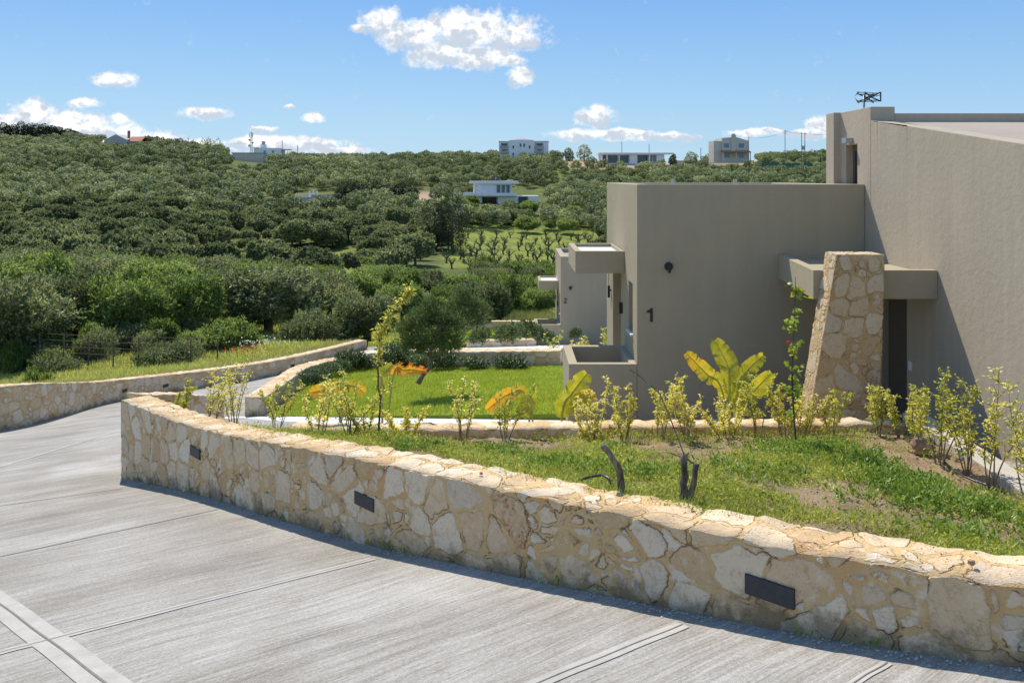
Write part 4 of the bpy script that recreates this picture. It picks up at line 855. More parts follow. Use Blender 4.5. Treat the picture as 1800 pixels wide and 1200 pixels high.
# three storey house
h = houseroot('apartment_house', 877, 281, 470, R(-4), 'pale three storey house with balconies and small red hipped roof on the ridge')
solid('wall', M['hwhite'], h, [((0, 0, -4), (27, 11, 10)), ((5.5, -1.2, -4), (19.5, 0, 10.6))], [((1, -.1, 3.8), (5, 2.2, 9.2)), ((20, -.1, 3.8), (24.5, 2.2, 9.2)), ((20, -.1, .5), (24.5, 2.2, 3.2))])
bm = bmesh.new(); v = [bm.verts.new(p) for p in ((6, -1, 10.7), (19, -1, 10.7), (19, 9, 10.7), (6, 9, 10.7), (11, 4, 11.7), (13.5, 4, 11.7))]
for f in ((0, 1, 5, 4), (1, 2, 5), (2, 3, 4, 5), (3, 0, 4), (3, 2, 1, 0)): bm.faces.new([v[i] for i in f])
bmobj('roof', bm, M['tile'], h)
B('cornice', 'hgrey', h, ((-.3, -.3, 10.01), (5.4, 11.3, 10.25)), ((19.6, -.3, 10.01), (27.3, 11.3, 10.25)))
for x in (0.6, 19.6): B('balcony', 'hgrey', h, ((x, -1.3, 3.6), (x + 5, -.01, 3.8)), ((x, -1.3, 3.8), (x + 5, -1.2, 4.9)), ((x, -1.3, 6.6), (x + 5, -.01, 6.75)), ((x, -1.3, 6.76), (x + 5, -1.2, 7.6)))
for x, z in ((8, 6), (12, 7), (14, 7), (17, 6), (8, 2), (17, 2), (12.5, 1)): win(h, x, z, 1.1, 1.9, -1.2, gl='glass')
for x in (3, 22.3): win(h, x, 6.9, 2.6, 2, 2.2, gl='glass'); win(h, x, 3.9, 2.6, 2, 2.2, gl='glass')
# white villa in the slope
h = houseroot('white_villa', 818, 349, 290, R(3), 'two storey white flat roofed modern villa half way up the slope with solar panels', 'house')
solid('wall', M['hwhite'], h, [((0, 0, -3), (17.5, 8, 1.1)), ((17.5, 1, -3), (25, 7, .9)), ((2.7, 1.5, 1.1), (16, 8, 5.0))], [((5.5, -.1, -2.6), (11, 2.5, .5)), ((17.9, .9, -2.4), (21.5, 3, .6)), ((10.5, 1.4, 1.5), (15.6, 2.2, 4.6)), ((3.3, 1.4, 1.6), (4, 2, 4.5))])
B('roof', 'hwhite', h, ((1.4, .4, 5.0), (18.2, 8.6, 5.9))); B('balcony', 'hwhite', h, ((-1.5, -1.6, .9), (17.4, -.01, 1.9)))
for x in (11.4, 13, 14.6): win(h, x, 1.5, 1.3, 3.1, 2.2, 'hgrey')
win(h, 8.2, -2.5, 4.8, 2.9, 2.5, 'hgrey', 'glass'); win(h, 19.7, -2.3, 3, 2.8, 3, 'hwhite', 'glassb')
for x in (9, 10.6): B('solar_panel', 'glass', h, ((x, 3, 6.3), (x + 1.2, 3.3, 7.4)), ((x + .1, 3.4, 5.9), (x + .2, 3.5, 7.5)), ((x, 3.4, 7.2), (x + 1.2, 3.8, 7.6)))
# flat modern house under construction on the ridge
h = houseroot('ridge_house', 1056, 288, 440, R(2), 'long single storey modern house with thin overhanging roof on the sandy bank', 'house')
solid('wall', M['hwhite'], h, [((0, 0, -1.5), (33, 9, 5))], [((1, -.1, .3), (3, 3, 4.6)), ((3.6, -.1, .3), (9.3, 3, 4.6)), ((9.9, -.1, .3), (15, 3, 4.6)), ((19, -.1, .3), (25, 4, 4.6)), ((25.6, -.1, .3), (29, 2, 4.6))])
B('roof', 'hwhite', h, ((-1.2, -1.6, 5.001), (37.5, 9.6, 5.7))); B('deck', 'hgrey', h, ((-.5, -4, -1.3), (17, -.01, .0)), ((19, -5, -2.2), (48, -.01, -.6)))
for x, w in ((6.4, 5.4), (12.4, 4.8), (2, 1.8)): win(h, x, .4, w, 4, 3, 'hgrey', 'glass')
for x in (26.7, 28.2): win(h, x, .4, 1.4, 4.1, 2, 'hwhite', 'glassb')
win(h, 22, .4, 5.8, 4.1, 4, 'hgrey', 'glass')
r_ = houseroot('garden_wall', 1178, 287, 442, 0, 'long low pale wall on the ridge, right of the flat modern house', 'wall'); r2 = B('wall', 'hcream', r_, ((0, 0, -2), (18, .4, 1.4)), ((3, -4, -2), (11, -3.6, -.2)))
# house with red terrace roof
h = houseroot('ridge_house', 1256, 279, 430, R(6), 'two storey beige house with gabled roof, chimney and red tiled terrace roof on the ridge', 'house')
bm = bmesh.new(); a = [(4, -2), (18, -2), (18, 9), (11, 11), (4, 10.4)]; va = [bm.verts.new((x, 0, z)) for x, z in a]; vb = [bm.verts.new((x, 10, z)) for x, z in a]; bm.faces.new(va); bm.faces.new(vb[::-1])
for i in range(5): bm.faces.new([va[(i + 1) % 5], va[i], vb[i], vb[(i + 1) % 5]])
box(bm, (0, 1, -2), (3.999, 9, 9)); bmesh.ops.recalc_face_normals(bm, faces=bm.faces); bmobj('wall', bm, M['hcream'], h)
B('chimney', 'hcream', h, ((8.6, -.5, 4), (11.0, -.01, 12)), ((9, -.4, 12), (10.6, .5, 12.6)))
bm = bmesh.new(); xprism(bm, [(-3, 3.0), (-.02, 3.9), (-.02, 4.2), (-3, 3.3)], 3, 18); bmobj('terrace_roof', bm, M['tile'], h)
B('post', 'hcream', h, ((3.2, -2.9, -2), (3.6, -2.5, 3)), ((10, -2.9, -2), (10.4, -2.5, 3)), ((17.4, -2.9, -2), (17.8, -2.5, 3)))
for x, z in ((6.2, 5.4), (14, 5.4), (6.5, .4), (14, .2)): win(h, x, z, 3, 2.5, 0, 'white', 'glassb')
# cottage with chimney on the left
h = houseroot('cottage', 186, 256, 470, R(-6), 'low grey cottage with red tiled right wing and brick chimney on the left skyline', 'house')
bm = bmesh.new()
for (x0, x1, y, zt, ze) in ((-1, 12.5, 0, 6.2, 3),):
    xs = [(x0, ze), (x0, -3), (x1, -3), (x1, ze), ((x0 + x1) / 2, zt)]; a = [bm.verts.new((x, y, z)) for x, z in xs]; b = [bm.verts.new((x, y + 9, z)) for x, z in xs]; bm.faces.new(a); bm.faces.new(b[::-1])
    for i in range(5): bm.faces.new([a[(i + 1) % 5], a[i], b[i], b[(i + 1) % 5]])
box(bm, (12.501, .5, -3), (19, 8, 2.4)); bmesh.ops.recalc_face_normals(bm, faces=bm.faces); bmobj('wall', bm, M['hgrey'], h)
bm = bmesh.new(); xprism(bm, [(-.3, 2.0), (4.5, 4.6), (8.4, 2.6), (8.4, 2.9), (4.5, 5.0), (-.3, 2.3)], 12.6, 20.5); bmesh.ops.recalc_face_normals(bm, faces=bm.faces); bmobj('roof', bm, M['tile'], h)
B('chimney', 'tile', h, ((11.4, 2, 4), (12.5, 3, 8.2)))
# box building, low white building and mast
h = houseroot('utility_building', 408, 285, 430, R(3), 'windowless cream box building with flat roof below the telecom mast', 'building'); B('wall', 'hcream', h, ((0, 0, -2), (15.5, 8, 4.4)), bevel=.05); B('roof', 'hgrey', h, ((-.3, -.3, 4.401), (15.8, 8.3, 4.8)))
h = houseroot('ridge_house', 446, 270, 465, 0, 'long low white house on the left skyline right of the telecom mast', 'house'); B('wall', 'hwhite', h, ((0, 0, -3), (15, 8, 3)), ((3, 2, 3.001), (6, 5, 5))); B('roof', 'hwhite', h, ((15.001, -.5, 2.0), (19, 8, 2.5)), ((-.4, -.4, 3.001), (2.99, 8.4, 3.3))); B('post', 'hwhite', h, ((18.4, -.3, -3), (18.7, 0, 2))); B('tank', 'galv', h, ((3.6, 2.5, 5), (5.2, 4, 6.8))); win(h, 6, .3, 1.4, 1.4); win(h, 10.5, .3, 1.4, 1.4)
def tube_part(name, mat, par, segs, k=5):
    T_ = Tubes()
    for pts, r in segs: T_.add(pts, r, k)
    return link(name, T_.mesh(name, M[mat]), par)
m_ = houseroot('telecom_mast', 442, 268, 450, 0, 'tall lattice telecom mast with drum antennas on the left skyline', 'mast')
segs = [([(sx * .5, sy * .5, -2), (sx * .3, sy * .3, 10.5)], .09) for sx in (-1, 1) for sy in (-1, 1)]
for q in range(9): segs += [([(-.5 + q * .02, -.45, -1 + q * 1.3), (.5 - q * .02, -.45, .3 + q * 1.3)], .05), ([(.5, .45, -1 + q * 1.3), (-.5, .45, .3 + q * 1.3)], .05)]
tube_part('lattice', 'hgrey', m_, segs, 4)
for (x, z, r) in ((-.9, 3.5, .6), (.8, 5, .5), (-.8, 6.5, .55)): 
    bm = bmesh.new(); bmesh.ops.create_cone(bm, cap_ends=True, segments=14, radius1=r, radius2=r, depth=.5, matrix=Matrix.Translation((x, -.6, z)) @ Matrix.Rotation(R(90), 4, 'X')); bmobj('dish', bm, M['hgrey'], m_)
for x in (-.9, 0, .9): B('panel', 'hwhite', m_, ((x - .2, -.8, 8), (x + .2, -.5, 10.2)))
tube_part('rod', 'hgrey', m_, [([(0, 0, 10), (0, 0, 12)], .06)])
POLES = [(127, 266, 450, 8.5, 'wooden utility pole on the crest beside the dark pines'), (108, 302, 330, 6, 'short pale street pole on the upper left slope'), (197, 294, 350, 5.5, 'thin pole in the groves below the cottage'), (296, 284, 380, 7, 'lone pole in the groves right of the cottage'),
         (308, 268, 450, 7.5, 'left pole of the close skyline pair between cottage and mast'), (331, 267, 450, 7.5, 'right pole of the close skyline pair between cottage and mast'), (496, 270, 450, 7, 'pole standing in front of the long low white house'), (523, 270, 460, 4.5, 'short pole right of the long low white house'),
         (1093, 269, 455, 6, 'thin pole rising behind the flat modern house, left one'), (1141, 270, 455, 5, 'thin pole rising behind the flat modern house, right one'), (1316, 286, 430, 13, 'thin pole at the right corner of the house with the red terrace roof'), (1232, 282, 440, 6.5, 'thin pole left of the house with the red terrace roof'), (1380, 270, 430, 12, 'utility pole with crossarm on the right skyline')]
for (x, y, Y, h_, lb) in POLES:
    r_ = houseroot('utility_pole', x, y, Y, 0, lb, 'pole'); tube_part('pole', 'wood', r_, [([(0, 0, -3), (0, 0, h_)], .16)], 6)
    if h_ > 11.5 and x > 1350 or x == 127: tube_part('crossarm', 'wood', r_, [([(-1.3, 0, h_ - .8), (1.3, 0, h_ - .8)], .10), ([(-.9, 0, h_ - 1.8), (.9, 0, h_ - 1.8)], .08)], 5)
r_ = houseroot('transformer_pole', 1412, 274, 430, 0, 'twin pole transformer station on the right skyline next to the taupe tower', 'pole')
tube_part('pole', 'wood', r_, [([(-.8, 0, -3), (-.8, 0, 12)], .17)], 6); tube_part('pole', 'wood', r_, [([(.8, 0, -3), (.8, 0, 12)], .17)], 6); tube_part('crossarm', 'wood', r_, [([(-1.6, 0, 11.2), (1.6, 0, 11.2)], .11), ([(-1.2, 0, 5), (1.2, 0, 5)], .1)], 5); B('transformer', 'hgrey', r_, ((-.6, -.6, 3), (.6, .5, 4.8)))
def wire(a, b, sag, label):
    a, b = Vector(a), Vector(b); pts = [a.lerp(b, t) - Vector((0, 0, sag * 4 * t * (1 - t))) for t in np.linspace(0, 1, 14)]
    T_ = Tubes(); T_.add(pts, .045, 4); tag(link('power_line', T_.mesh('power_line', M['black'])), label, 'cable')
def tp(x, y, Y, h_): p = at(x, y, Y); p.z += h_; return p
wire(tp(1316, 286, 430, 12.5), tp(1380, 270, 430, 11), 1.2, 'power line sagging between the red-roofed house and the crossarm pole'); wire(tp(1380, 270, 430, 11.2), tp(1412, 274, 430, 11.2), .3, 'short power line between the crossarm pole and the twin transformer poles'); wire(tp(1412, 274, 430, 11.2), tp(1480, 270, 430, 10.5), .8, 'power line leaving the twin poles toward the taupe tower'); wire(tp(127, 266, 450, 8), tp(308, 268, 450, 7), 2.2, 'long power line passing over the cottage roof'); wire(tp(331, 267, 450, 7), tp(442, 268, 450, 5), 1.5, 'power line from the skyline pole pair to the mast')
# green netting fence, grey roadside wall with statuettes
r_ = houseroot('netting_fence', 1338, 291, 415, 0, 'strip of green netting along the foot of the skyline trees', 'fence'); B('net', 'net', r_, ((0, 0, -.5), (9, .05, 1.4)), ((10, .3, -.5), (19, .35, 1.3)), ((20.5, 0, -.5), (25, .05, 1.3))); tube_part('post', 'galv', r_, [([(x, -.05, -1), (x, -.05, 1.6)], .05) for x in (0, 4.5, 9, 10, 14.5, 19, 20.5, 25)], 4)
r_ = houseroot('roadside_wall', 548, 352, 262, R(2), 'grey concrete roadside wall among the olive trees left of the soil clearing', 'wall'); B('wall', 'hgrey', r_, ((0, 0, -3), (26, .5, 1.7)), ((-5, .2, -3), (-.01, .5, 1.0)))
r_ = houseroot('railing', 519, 350, 262, 0, 'short pale railing at the left end of the grey roadside wall', 'railing'); tube_part('bars', 'hwhite', r_, [([(x, 0, -1.5), (x, 0, 1.6)], .05) for x in (0, 1.1, 2.2, 3.3, 4.4)] + [([(0, 0, 1.5), (4.4, 0, 1.5)], .06), ([(0, 0, .8), (4.4, 0, .8)], .04)], 4)
r_ = tag(empty('statue', at(551, 341, 264)), 'white group of small statues on the grey roadside wall', 'statue')
segs = []
for x in (-1.2, 0, 1.1): segs += [([(x, 0, -1), (x, 0, .2), (x + .1, 0, .9 + .4 * (x == 0))], [.45, .35, .12])]
tube_part('figure', 'white', r_, segs, 8)
# fence behind the left wall
fc = tag(empty('wire_fence', (-20, 33, Hz(-20, 33))), 'rusty post and wire mesh fence along the verge in front of the left olive trees', 'fence'); bpy.context.view_layer.update()
FP = [(X, 33.4 - .12 * (X + 20) * 0 - .25 * (X + 12)) for X in np.arange(-23, -10.5, 1.15)]
hb = []
for X, Y in FP:
    z = Hz(X, Y); hb.append(z); T_ = Tubes(); z += .45; hb[-1] = z; T_.add([(X, Y, z - .6), (X + .02, Y, z + 1.55)], .028, 5); o = link('post', T_.mesh('post', M['rust']), fc); o.matrix_parent_inverse = fc.matrix_world.inverted()
T_ = Tubes()
for hh in (.2, .5, .8, 1.05, 1.3, 1.55): T_.add([(X, Y, z + hh) for (X, Y), z in zip(FP, hb)], .009, 3)
for i in range(len(FP) - 1):
    for t in np.linspace(0, 1, 8)[:-1]: X, Y, z = FP[i][0] + (FP[i + 1][0] - FP[i][0]) * t, FP[i][1] + (FP[i + 1][1] - FP[i][1]) * t, hb[i] + (hb[i + 1] - hb[i]) * t; T_.add([(X, Y, z), (X, Y, z + 1.3)], .005, 3)
o = link('mesh_wires', T_.mesh('mesh_wires', M['rust']), fc); o.matrix_parent_inverse = fc.matrix_world.inverted()
# ---------------------------------------------------------------- garden plants
def shrub_plant(name, x, y, Y, h, w, seed, label, mat='yellow', cat='shrub', stems=5, leaf=.042, n=420, z=None, lean=(0, 0), bare=.3, group=None, spread=.5):
    """stems fan out from one root; leaves sit in tufts along their upper parts"""
    rd = random.Random(seed); gg = np.random.default_rng(seed); p = at(x, y, Y)
    if z is not None: p.z = z
    r = tag(empty(name, p), label, cat, group); T_ = Tubes(); A, D = [], []
    for i in range(stems):
        a = 2 * math.pi * i / stems + rd.uniform(-.5, .5); sp = w / 2 / h * rd.uniform(.4, 1.1)
        hh = h * rd.uniform(.68, 1.0) if i else h
        pts = wander(rd, (math.cos(a) * .015, math.sin(a) * .015, -.06), (math.cos(a) * sp + lean[0], math.sin(a) * sp + lean[1], 1), hh, 7, .10, .03); T_.add(pts, [.0075, .007, .006, .005, .0045, .0035, .003, .0015], 5)
        for j in range(2, 8):
            if j / 7 < bare: continue
            subs = rd.randint(2, 3)
            for _ in range(subs):
                q = pts[j]; d = Vector((rd.uniform(-1, 1), rd.uniform(-1, 1), rd.uniform(.2, 1.1))); L = h * rd.uniform(.07, .17); tw = wander(rd, q, d, L, 3, .2, .1); T_.add(tw, [.003, .0025, .002, .001], 4)
                m = max(2, int(n / (stems * 6 * 2.5)))
                for _ in range(m):
                    t = rd.random(); kx = min(2, int(t * 3)); b = tw[kx].lerp(tw[kx + 1], t * 3 - kx); A.append(b); D.append(Vector((rd.gauss(0, 1), rd.gauss(0, 1), rd.gauss(.5, .7))))
            b = pts[j]; 
            for _ in range(max(1, m // 2)): A.append(b + Vector((rd.gauss(0, .012),) * 3)); D.append(Vector((rd.gauss(0, 1), rd.gauss(0, 1), rd.gauss(.4, .7))))
    A = np.array([tuple(v) for v in A]); D = np.array([tuple(v) for v in D]); V4 = leafV(A, D, gg.uniform(.7, 1.35, len(A)) * leaf, gg.uniform(.7, 1.2, len(A)) * leaf * .48, gg, .15)
    link('leaves', leafmesh('leaves', V4, M[mat], gg), r); link('stem', T_.mesh('stem', M['twig']), r); return r
YS = [  # x, y of the root, distance, height, width, label
 (318, 712, 11.4, .62, .40, 'leftmost golden shrub, behind the left end of the foreground wall'),
 (372, 722, 10.9, .68, .34, 'slim golden shrub, second from the left behind the wall end'),
 (412, 728, 10.6, .66, .36, 'golden shrub on bare stems leaning over the drive opening, third from the left'),
 (487, 744, 9.6, .50, .38, 'round golden shrub in front of the end block of the lawn wall'),
 (560, 756, 9.0, .70, .42, 'tall golden shrub in front of the left corner of the lawn'),
 (614, 760, 9.0, .62, .46, 'bushy golden shrub just left of the tall thin sapling'),
 (640, 758, 9.1, .52, .36, 'golden shrub directly behind the tall thin sapling'),
 (712, 757, 9.1, .46, .40, 'low loose golden shrub below the shadow of the lawn tree'),
 (814, 757, 9.1, .70, .34, 'airy golden shrub standing alone before the middle of the lawn'),
 (888, 757, 9.1, .60, .34, 'golden shrub rising through the orange arching leaf'),
 (1044, 757, 9.0, .74, .42, 'golden shrub next to the upright yellow banana leaf'),
 (1096, 757, 9.0, .68, .40, 'golden shrub below the corner of the hollow planter'),
 (1163, 759, 9.0, .62, .48, 'wide golden shrub below and left of the number 1'),
 (1207, 759, 9.0, .66, .40, 'golden shrub just right of the number 1, left of the banana plant'),
 (1278, 752, 9.1, .58, .52, 'dense golden shrub in front of the large banana plant'),
 (1330, 750, 9.1, .64, .34, 'thin golden shrub at the right side of the large banana plant'),
 (1378, 752, 9.0, .56, .40, 'golden shrub at the foot of the tall round-leafed sapling'),
 (1412, 748, 9.1, .60, .30, 'narrow golden shrub touching the left edge of the stone pillar'),
 (1462, 746, 9.1, .54, .36, 'golden shrub in front of the stone pillar foot'),
 (1545, 745, 9.0, .62, .40, 'golden shrub at the right edge of the stone pillar'),
 (1585, 752, 8.8, .62, .40, 'golden shrub before the dark entrance door'),
 (1612, 790, 8.2, .62, .40, 'spreading golden shrub behind the brown rock'),
 (1652, 815, 7.7, .80, .40, 'tallest golden shrub along the concrete kerb'),
 (1700, 830, 7.4, .68, .36, 'golden shrub in the middle of the kerb row'),
 (1742, 858, 7.0, .78, .42, 'golden shrub near the right end of the kerb row'),
 (1808, 880, 6.6, .78, .40, 'golden shrub cut by the right edge of the photo')]
for i, (x, y, Y, h, w, lb) in enumerate(YS):
    X = (x - 900) / 1500 * Y; big_ = x > 1500; z = float(Gz(X, Y)) if x > 480 else -2.98 - .14 * (Y - 9.4)
    shrub_plant('golden_shrub', x, y, Y, h * (1.0 if x > 480 else 1.1) * rnd.uniform(.8, 1.25), w * rnd.uniform(.7, 1.35), 500 + i, lb, 'yellow' if (i % 3 and not big_) else 'yellow2', n=int((900 if w > .38 else 640) * rnd.uniform(.8, 1.4) * (.8 if x > 1500 else 1)), leaf=.037 if x < 1500 else .037, z=z, stems=4 + i % 3, bare=.30 if x < 1500 else .42)
shrub_plant('golden_shrub', 1046, 762, 8.9, .26, .40, 777, 'low mound of golden leaves at the soil under the hollow planter', n=520, bare=.05, z=float(Gz(.87, 8.9)))
# tall thin sapling with golden crown leaning right
def sapling(pts, leaves, mat, label, leaf, seed, rad=.012, name='sapling', jit=.05, red=None):
    rd = random.Random(seed); gg = np.random.default_rng(seed); p0 = Vector(pts[0]); r = tag(empty(name, p0), label, 'sapling'); P = [Vector(p) - p0 for p in pts]
    fine = []
    for a, b in zip(P, P[1:]):
        for t in (0, .33, .66): fine.append(a.lerp(b, t) + Vector((rd.gauss(0, .006),) * 3))
    fine.append(P[-1]); T_ = Tubes(); nf = len(fine); T_.add(fine, [rad * (1 - .8 * i / nf) for i in range(nf)], 6); A, D = [], []
    for (t0, t1, cnt, sp) in leaves:
        for _ in range(cnt // 6):
            t = rd.uniform(t0, t1) * (nf - 1); i = min(nf - 2, int(t)); q = fine[i].lerp(fine[i + 1], t - i); tw = wander(rd, q, (rd.uniform(-1, 1), rd.uniform(-1, 1), rd.uniform(.1, .9)), rd.uniform(.3, 1) * sp, 3, .2); T_.add(tw, [.003, .0025, .002, .001], 4)
            for _ in range(6): A.append(tw[rd.randint(1, 3)] + Vector((rd.gauss(0, .008),) * 3)); D.append((rd.gauss(0, 1), rd.gauss(0, 1), rd.gauss(.1, .6)))
    A = np.array([tuple(a) for a in A]); V4 = leafV(A, np.array(D), gg.uniform(.7, 1.3, len(A)) * leaf, gg.uniform(.8, 1.2, len(A)) * leaf * (.5 if leaf < .05 else .8), gg, .2)
    link('leaves', leafmesh('leaves', V4, M[mat], gg), r); link('stem', T_.mesh('stem', M['darkbark']), r)
    if red: q = P[2] + Vector((-.05, 0, .1)); g3 = np.random.default_rng(3); link('young_leaves', leafmesh('young_leaves', leafV(np.tile(np.array(q)[None], (5, 1)) + g3.normal(size=(5, 3)) * .008, g3.normal(size=(5, 3)) + [0, 0, .5], .035, .02, g3), M['red'], g3), r)
    return r
z0 = float(Gz(-1.35, 8.65)) - .05
sapling([(-1.36, 8.65, z0), at(667, 700, 8.65), at(665, 640, 8.65), at(668, 595, 8.65), at(682, 560, 8.65), at(724, 510, 8.65)], [(.05, .3, 60, .10), (.4, .62, 150, .09), (.62, 1.0, 520, .10)], 'yellow2', 'very tall thin sapling with golden tip bending to the right', .042, 41)
z0 = float(Gz(2.72, 8.2)) - .05
sapling([(2.74, 8.2, z0), at(1393, 700, 8.2), at(1393, 620, 8.2), at(1397, 545, 8.2), at(1398, 487, 8.2)], [(.15, .95, 170, .12)], 'round', 'tall thin sapling with sparse round green leaves left of the stone pillar', .060, 42, .010, red=True)
# banana plants
def banana_mat():
    m, q = newmat('banana_leaf'); v = q.new('ShaderNodeAttribute', attribute_name='v').outputs['Fac']; e = q.new('ShaderNodeAttribute', attribute_name='e').outputs['Fac']; p = pos(q); oi = q.new('ShaderNodeObjectInfo').outputs['Random']
    n = q.noise(p, 9, 4); st = q.noise(p, 60, 2)
    c = q.mix(q.step(n, .35, .65), (.30, .34, .02), (.56, .52, .05)); c = q.mix(q.step(q.m('ADD', v, q.m('MULTIPLY', n, .5)), .55, 1.0), c, (.75, .40, .03)); c = q.mix(q.step(q.m('ADD', e, q.m('MULTIPLY', q.m('MULTIPLY', v, n), 1.0)), .95, 1.25), c, (.55, .12, .02))
    c = q.mix(q.m('MULTIPLY', q.step(st, .5, .7), .25), c, (.7, .68, .25))
    s = pbsdf(q, c, .4, .4, bump(q, st, .003)); t = q.new('ShaderNodeBsdfTranslucent', {'Color': q.vm('MULTIPLY', c, (1.2, 1.1, .6))}); out(q, q.new('ShaderNodeMixShader', {0: .4, 1: s, 2: t.outputs[0]}).outputs[0]); return m
M['banana'] = banana_mat()
def banana_leaf(parent, path, wmax, seed, warm=0.0, side=None, tear=.3, fold=.3, t0_=.30):
    rd = random.Random(seed); P = [Vector(p) for p in path]; N = 46
    def ev(t): 
        u = t * (len(P) - 1); i = min(len(P) - 2, int(u)); f = u - i; p0 = P[max(i - 1, 0)]; p1 = P[i]; p2 = P[i + 1]; p3 = P[min(i + 2, len(P) - 1)]
        return .5 * ((2 * p1) + (p2 - p0) * f + (2 * p0 - 5 * p1 + 4 * p2 - p3) * f * f + (3 * p1 - p0 - 3 * p2 + p3) * f ** 3)
    c = [ev(t0_ + (1 - t0_) * i / N) for i in range(N + 1)]; V, F, va, ea = [], [], [], []
    ref = Vector(side) if side else Vector((0, 1, 0))
    gaps = {s: {rd.randint(3, N - 2) for _ in range(int(tear * (13 if warm < .5 else 26)))} for s in (-1, 1)}
    shift = {-1: 0, 1: 0}
    for s in (-1, 1):
        sh = 0
        for i in range(N):
            if i in gaps[s]: sh = rd.uniform(-.22, .22)
            t0, t1 = i / N, (i + 1) / N
            q = []
            for t, cc in ((t0, c[i]), (t1, c[i + 1])):
                d = (c[min(i + 1, N)] - c[max(i - 1, 0)]).normalized(); sd = d.cross(ref).normalized(); nn = sd.cross(d)
                w = wmax / 2 * min(1, (math.sin(math.pi * min(1, t * .86 + .10)) ** .55)) * (1 - .04 * rd.random() * tear); shrink = (.88 if warm < .5 else .6) if i in gaps[s] or i + 1 in gaps[s] else 1
                row = [cc + sd * s * w * u * shrink + d * (u * u * w * .35) - nn * (fold * w * u + sh * u * w) for u in (0, .5, 1)]
                q.append(row)
            if i in gaps[s]: 
                q[0][2] = q[0][2].lerp(q[1][2], .45); q[0][1] = q[0][1].lerp(q[1][1], .25)
            b = len(V); V += q[0] + q[1]; F += [(b, b + 1, b + 4, b + 3), (b + 1, b + 2, b + 5, b + 4)]
            wv = warm + .5 * (i / N) * warm * 2; va += [wv] * 6; ea += [0, .3, .75] * 2
    me = npmesh('leaf', [tuple(v) for v in V], F, M['banana'], True, {'v': ('POINT', va), 'e': ('POINT', [e * (warm * 1.3) for e in ea])}); o = link('leaf', me, parent); o.matrix_parent_inverse = parent.matrix_world.inverted()
    T_ = Tubes(); T_.add([ev(t) for t in np.linspace(0, 1, 16)], [.017 * (1 - .85 * i / 15) for i in range(16)], 6); s_o = link('midrib', T_.mesh('midrib', M['round_stem']), o); return o
M['round_stem'] = plain('leaf_stalk', (.38, .40, .10), .5, .3)
def bplant(x, Y, zb, label, leaves):
    r = tag(empty('banana_plant', ((x - 900) / 1500 * Y, Y, zb)), label, 'plant'); bpy.context.view_layer.update(); b = at(x, 700, Y); b.z = zb
    for k_, (pts, w, warm, tear) in enumerate(leaves):
        path = [b + Vector((.02 * k_, 0, 0))] + [at(px_, py_, Y + dy_) for px_, py_, dy_ in pts]; banana_leaf(r, path, w * 1.25, 900 + int(x) + k_, warm * .8, None, tear, .3, .36 if warm > .3 and x < 1200 else .30)
    return r
bplant(1283, 10.1, -3.6, 'large banana plant with five torn yellow-green leaves against the shaded villa wall', [
    ([(1270, 690, 0), (1240, 655, -.1), (1206, 620, -.15)], .16, .35, .9), ([(1282, 680, 0), (1278, 640, .05), (1256, 598, .1)], .20, .05, .5), ([(1295, 690, 0), (1310, 655, .1), (1342, 624, .15)], .17, .05, .7),
    ([(1300, 715, -.1), (1322, 690, -.15), (1356, 655, -.2)], .19, .15, .3), ([(1290, 700, .1), (1290, 672, .2), (1300, 645, .3)], .15, .0, .3)])
bplant(990, 10.1, -3.6, 'small banana plant with one broad upright yellow leaf in front of the hollow planter', [([(988, 725, 0), (1006, 690, 0), (1032, 656, 0)], .21, .15, .35), ([(1000, 735, -.1), (1020, 705, -.1), (1044, 690, -.15)], .19, .38, .5)])
bplant(938, 10.0, -3.6, 'banana plant with a torn orange leaf arching left and one drooping green leaf', [([(925, 700, 0), (895, 692, 0), (856, 720, 0)], .15, .62, 1.0), ([(934, 705, 0), (925, 712, -.1), (918, 733, -.15)], .17, .1, .3)])
bplant(668, 10.0, -3.95, 'banana plant with a flame coloured red and orange leaf arching right over the lawn', [([(690, 668, 0), (712, 650, 0), (750, 652, 0)], .14, 1.1, 1.2), ([(672, 680, 0), (668, 665, .1), (690, 640, .3)], .12, .05, .3)])
bplant(590, 10.0, -3.95, 'banana plant with drooping ochre leaves among the golden shrubs left of the sapling', [([(600, 690, 0), (580, 684, 0), (545, 690, 0)], .15, .45, .8), ([(600, 700, .1), (620, 678, .1), (640, 690, .1)], .14, .4, .8)])

# pruned stumps, hoses, rock
def stump(name, pts_list, p0, label, sprout=False):
    p0 = Vector(p0); r = tag(empty(name, p0), label, 'stump')
    for k_, (pts, rad) in enumerate(pts_list):
        T_ = Tubes(); P = [Vector(p) - p0 for p in pts]; f = []
        for a, b in zip(P, P[1:]):
            for t in (0, .25, .5, .75): f.append(a.lerp(b, t) + Vector((rnd.gauss(0, rad * .13), rnd.gauss(0, rad * .13), 0)))
        f.append(P[-1]); n = len(f); T_.add(f, [rad * (1.15 - .4 * i / n + rnd.uniform(-.10, .10)) * (1.18 if i == n - 1 else 1) for i in range(n)], 9); link('trunk' if k_ == 0 else ('twig' if rad < .012 else 'branch'), T_.mesh('trunk', M['stumpbark']), r)
    return r
M['stumpbark'] = bark('stump_bark', (.05, .042, .03), (.30, .25, .18))
Y1 = 5.62; stump('tree_stump', [([at(1094, 880, Y1), at(1090, 830, Y1), at(1076, 803, Y1), at(1060, 782, Y1)], .024)], at(1094, 872, Y1), 'dark leaning cut stump, the left one behind the foreground wall')
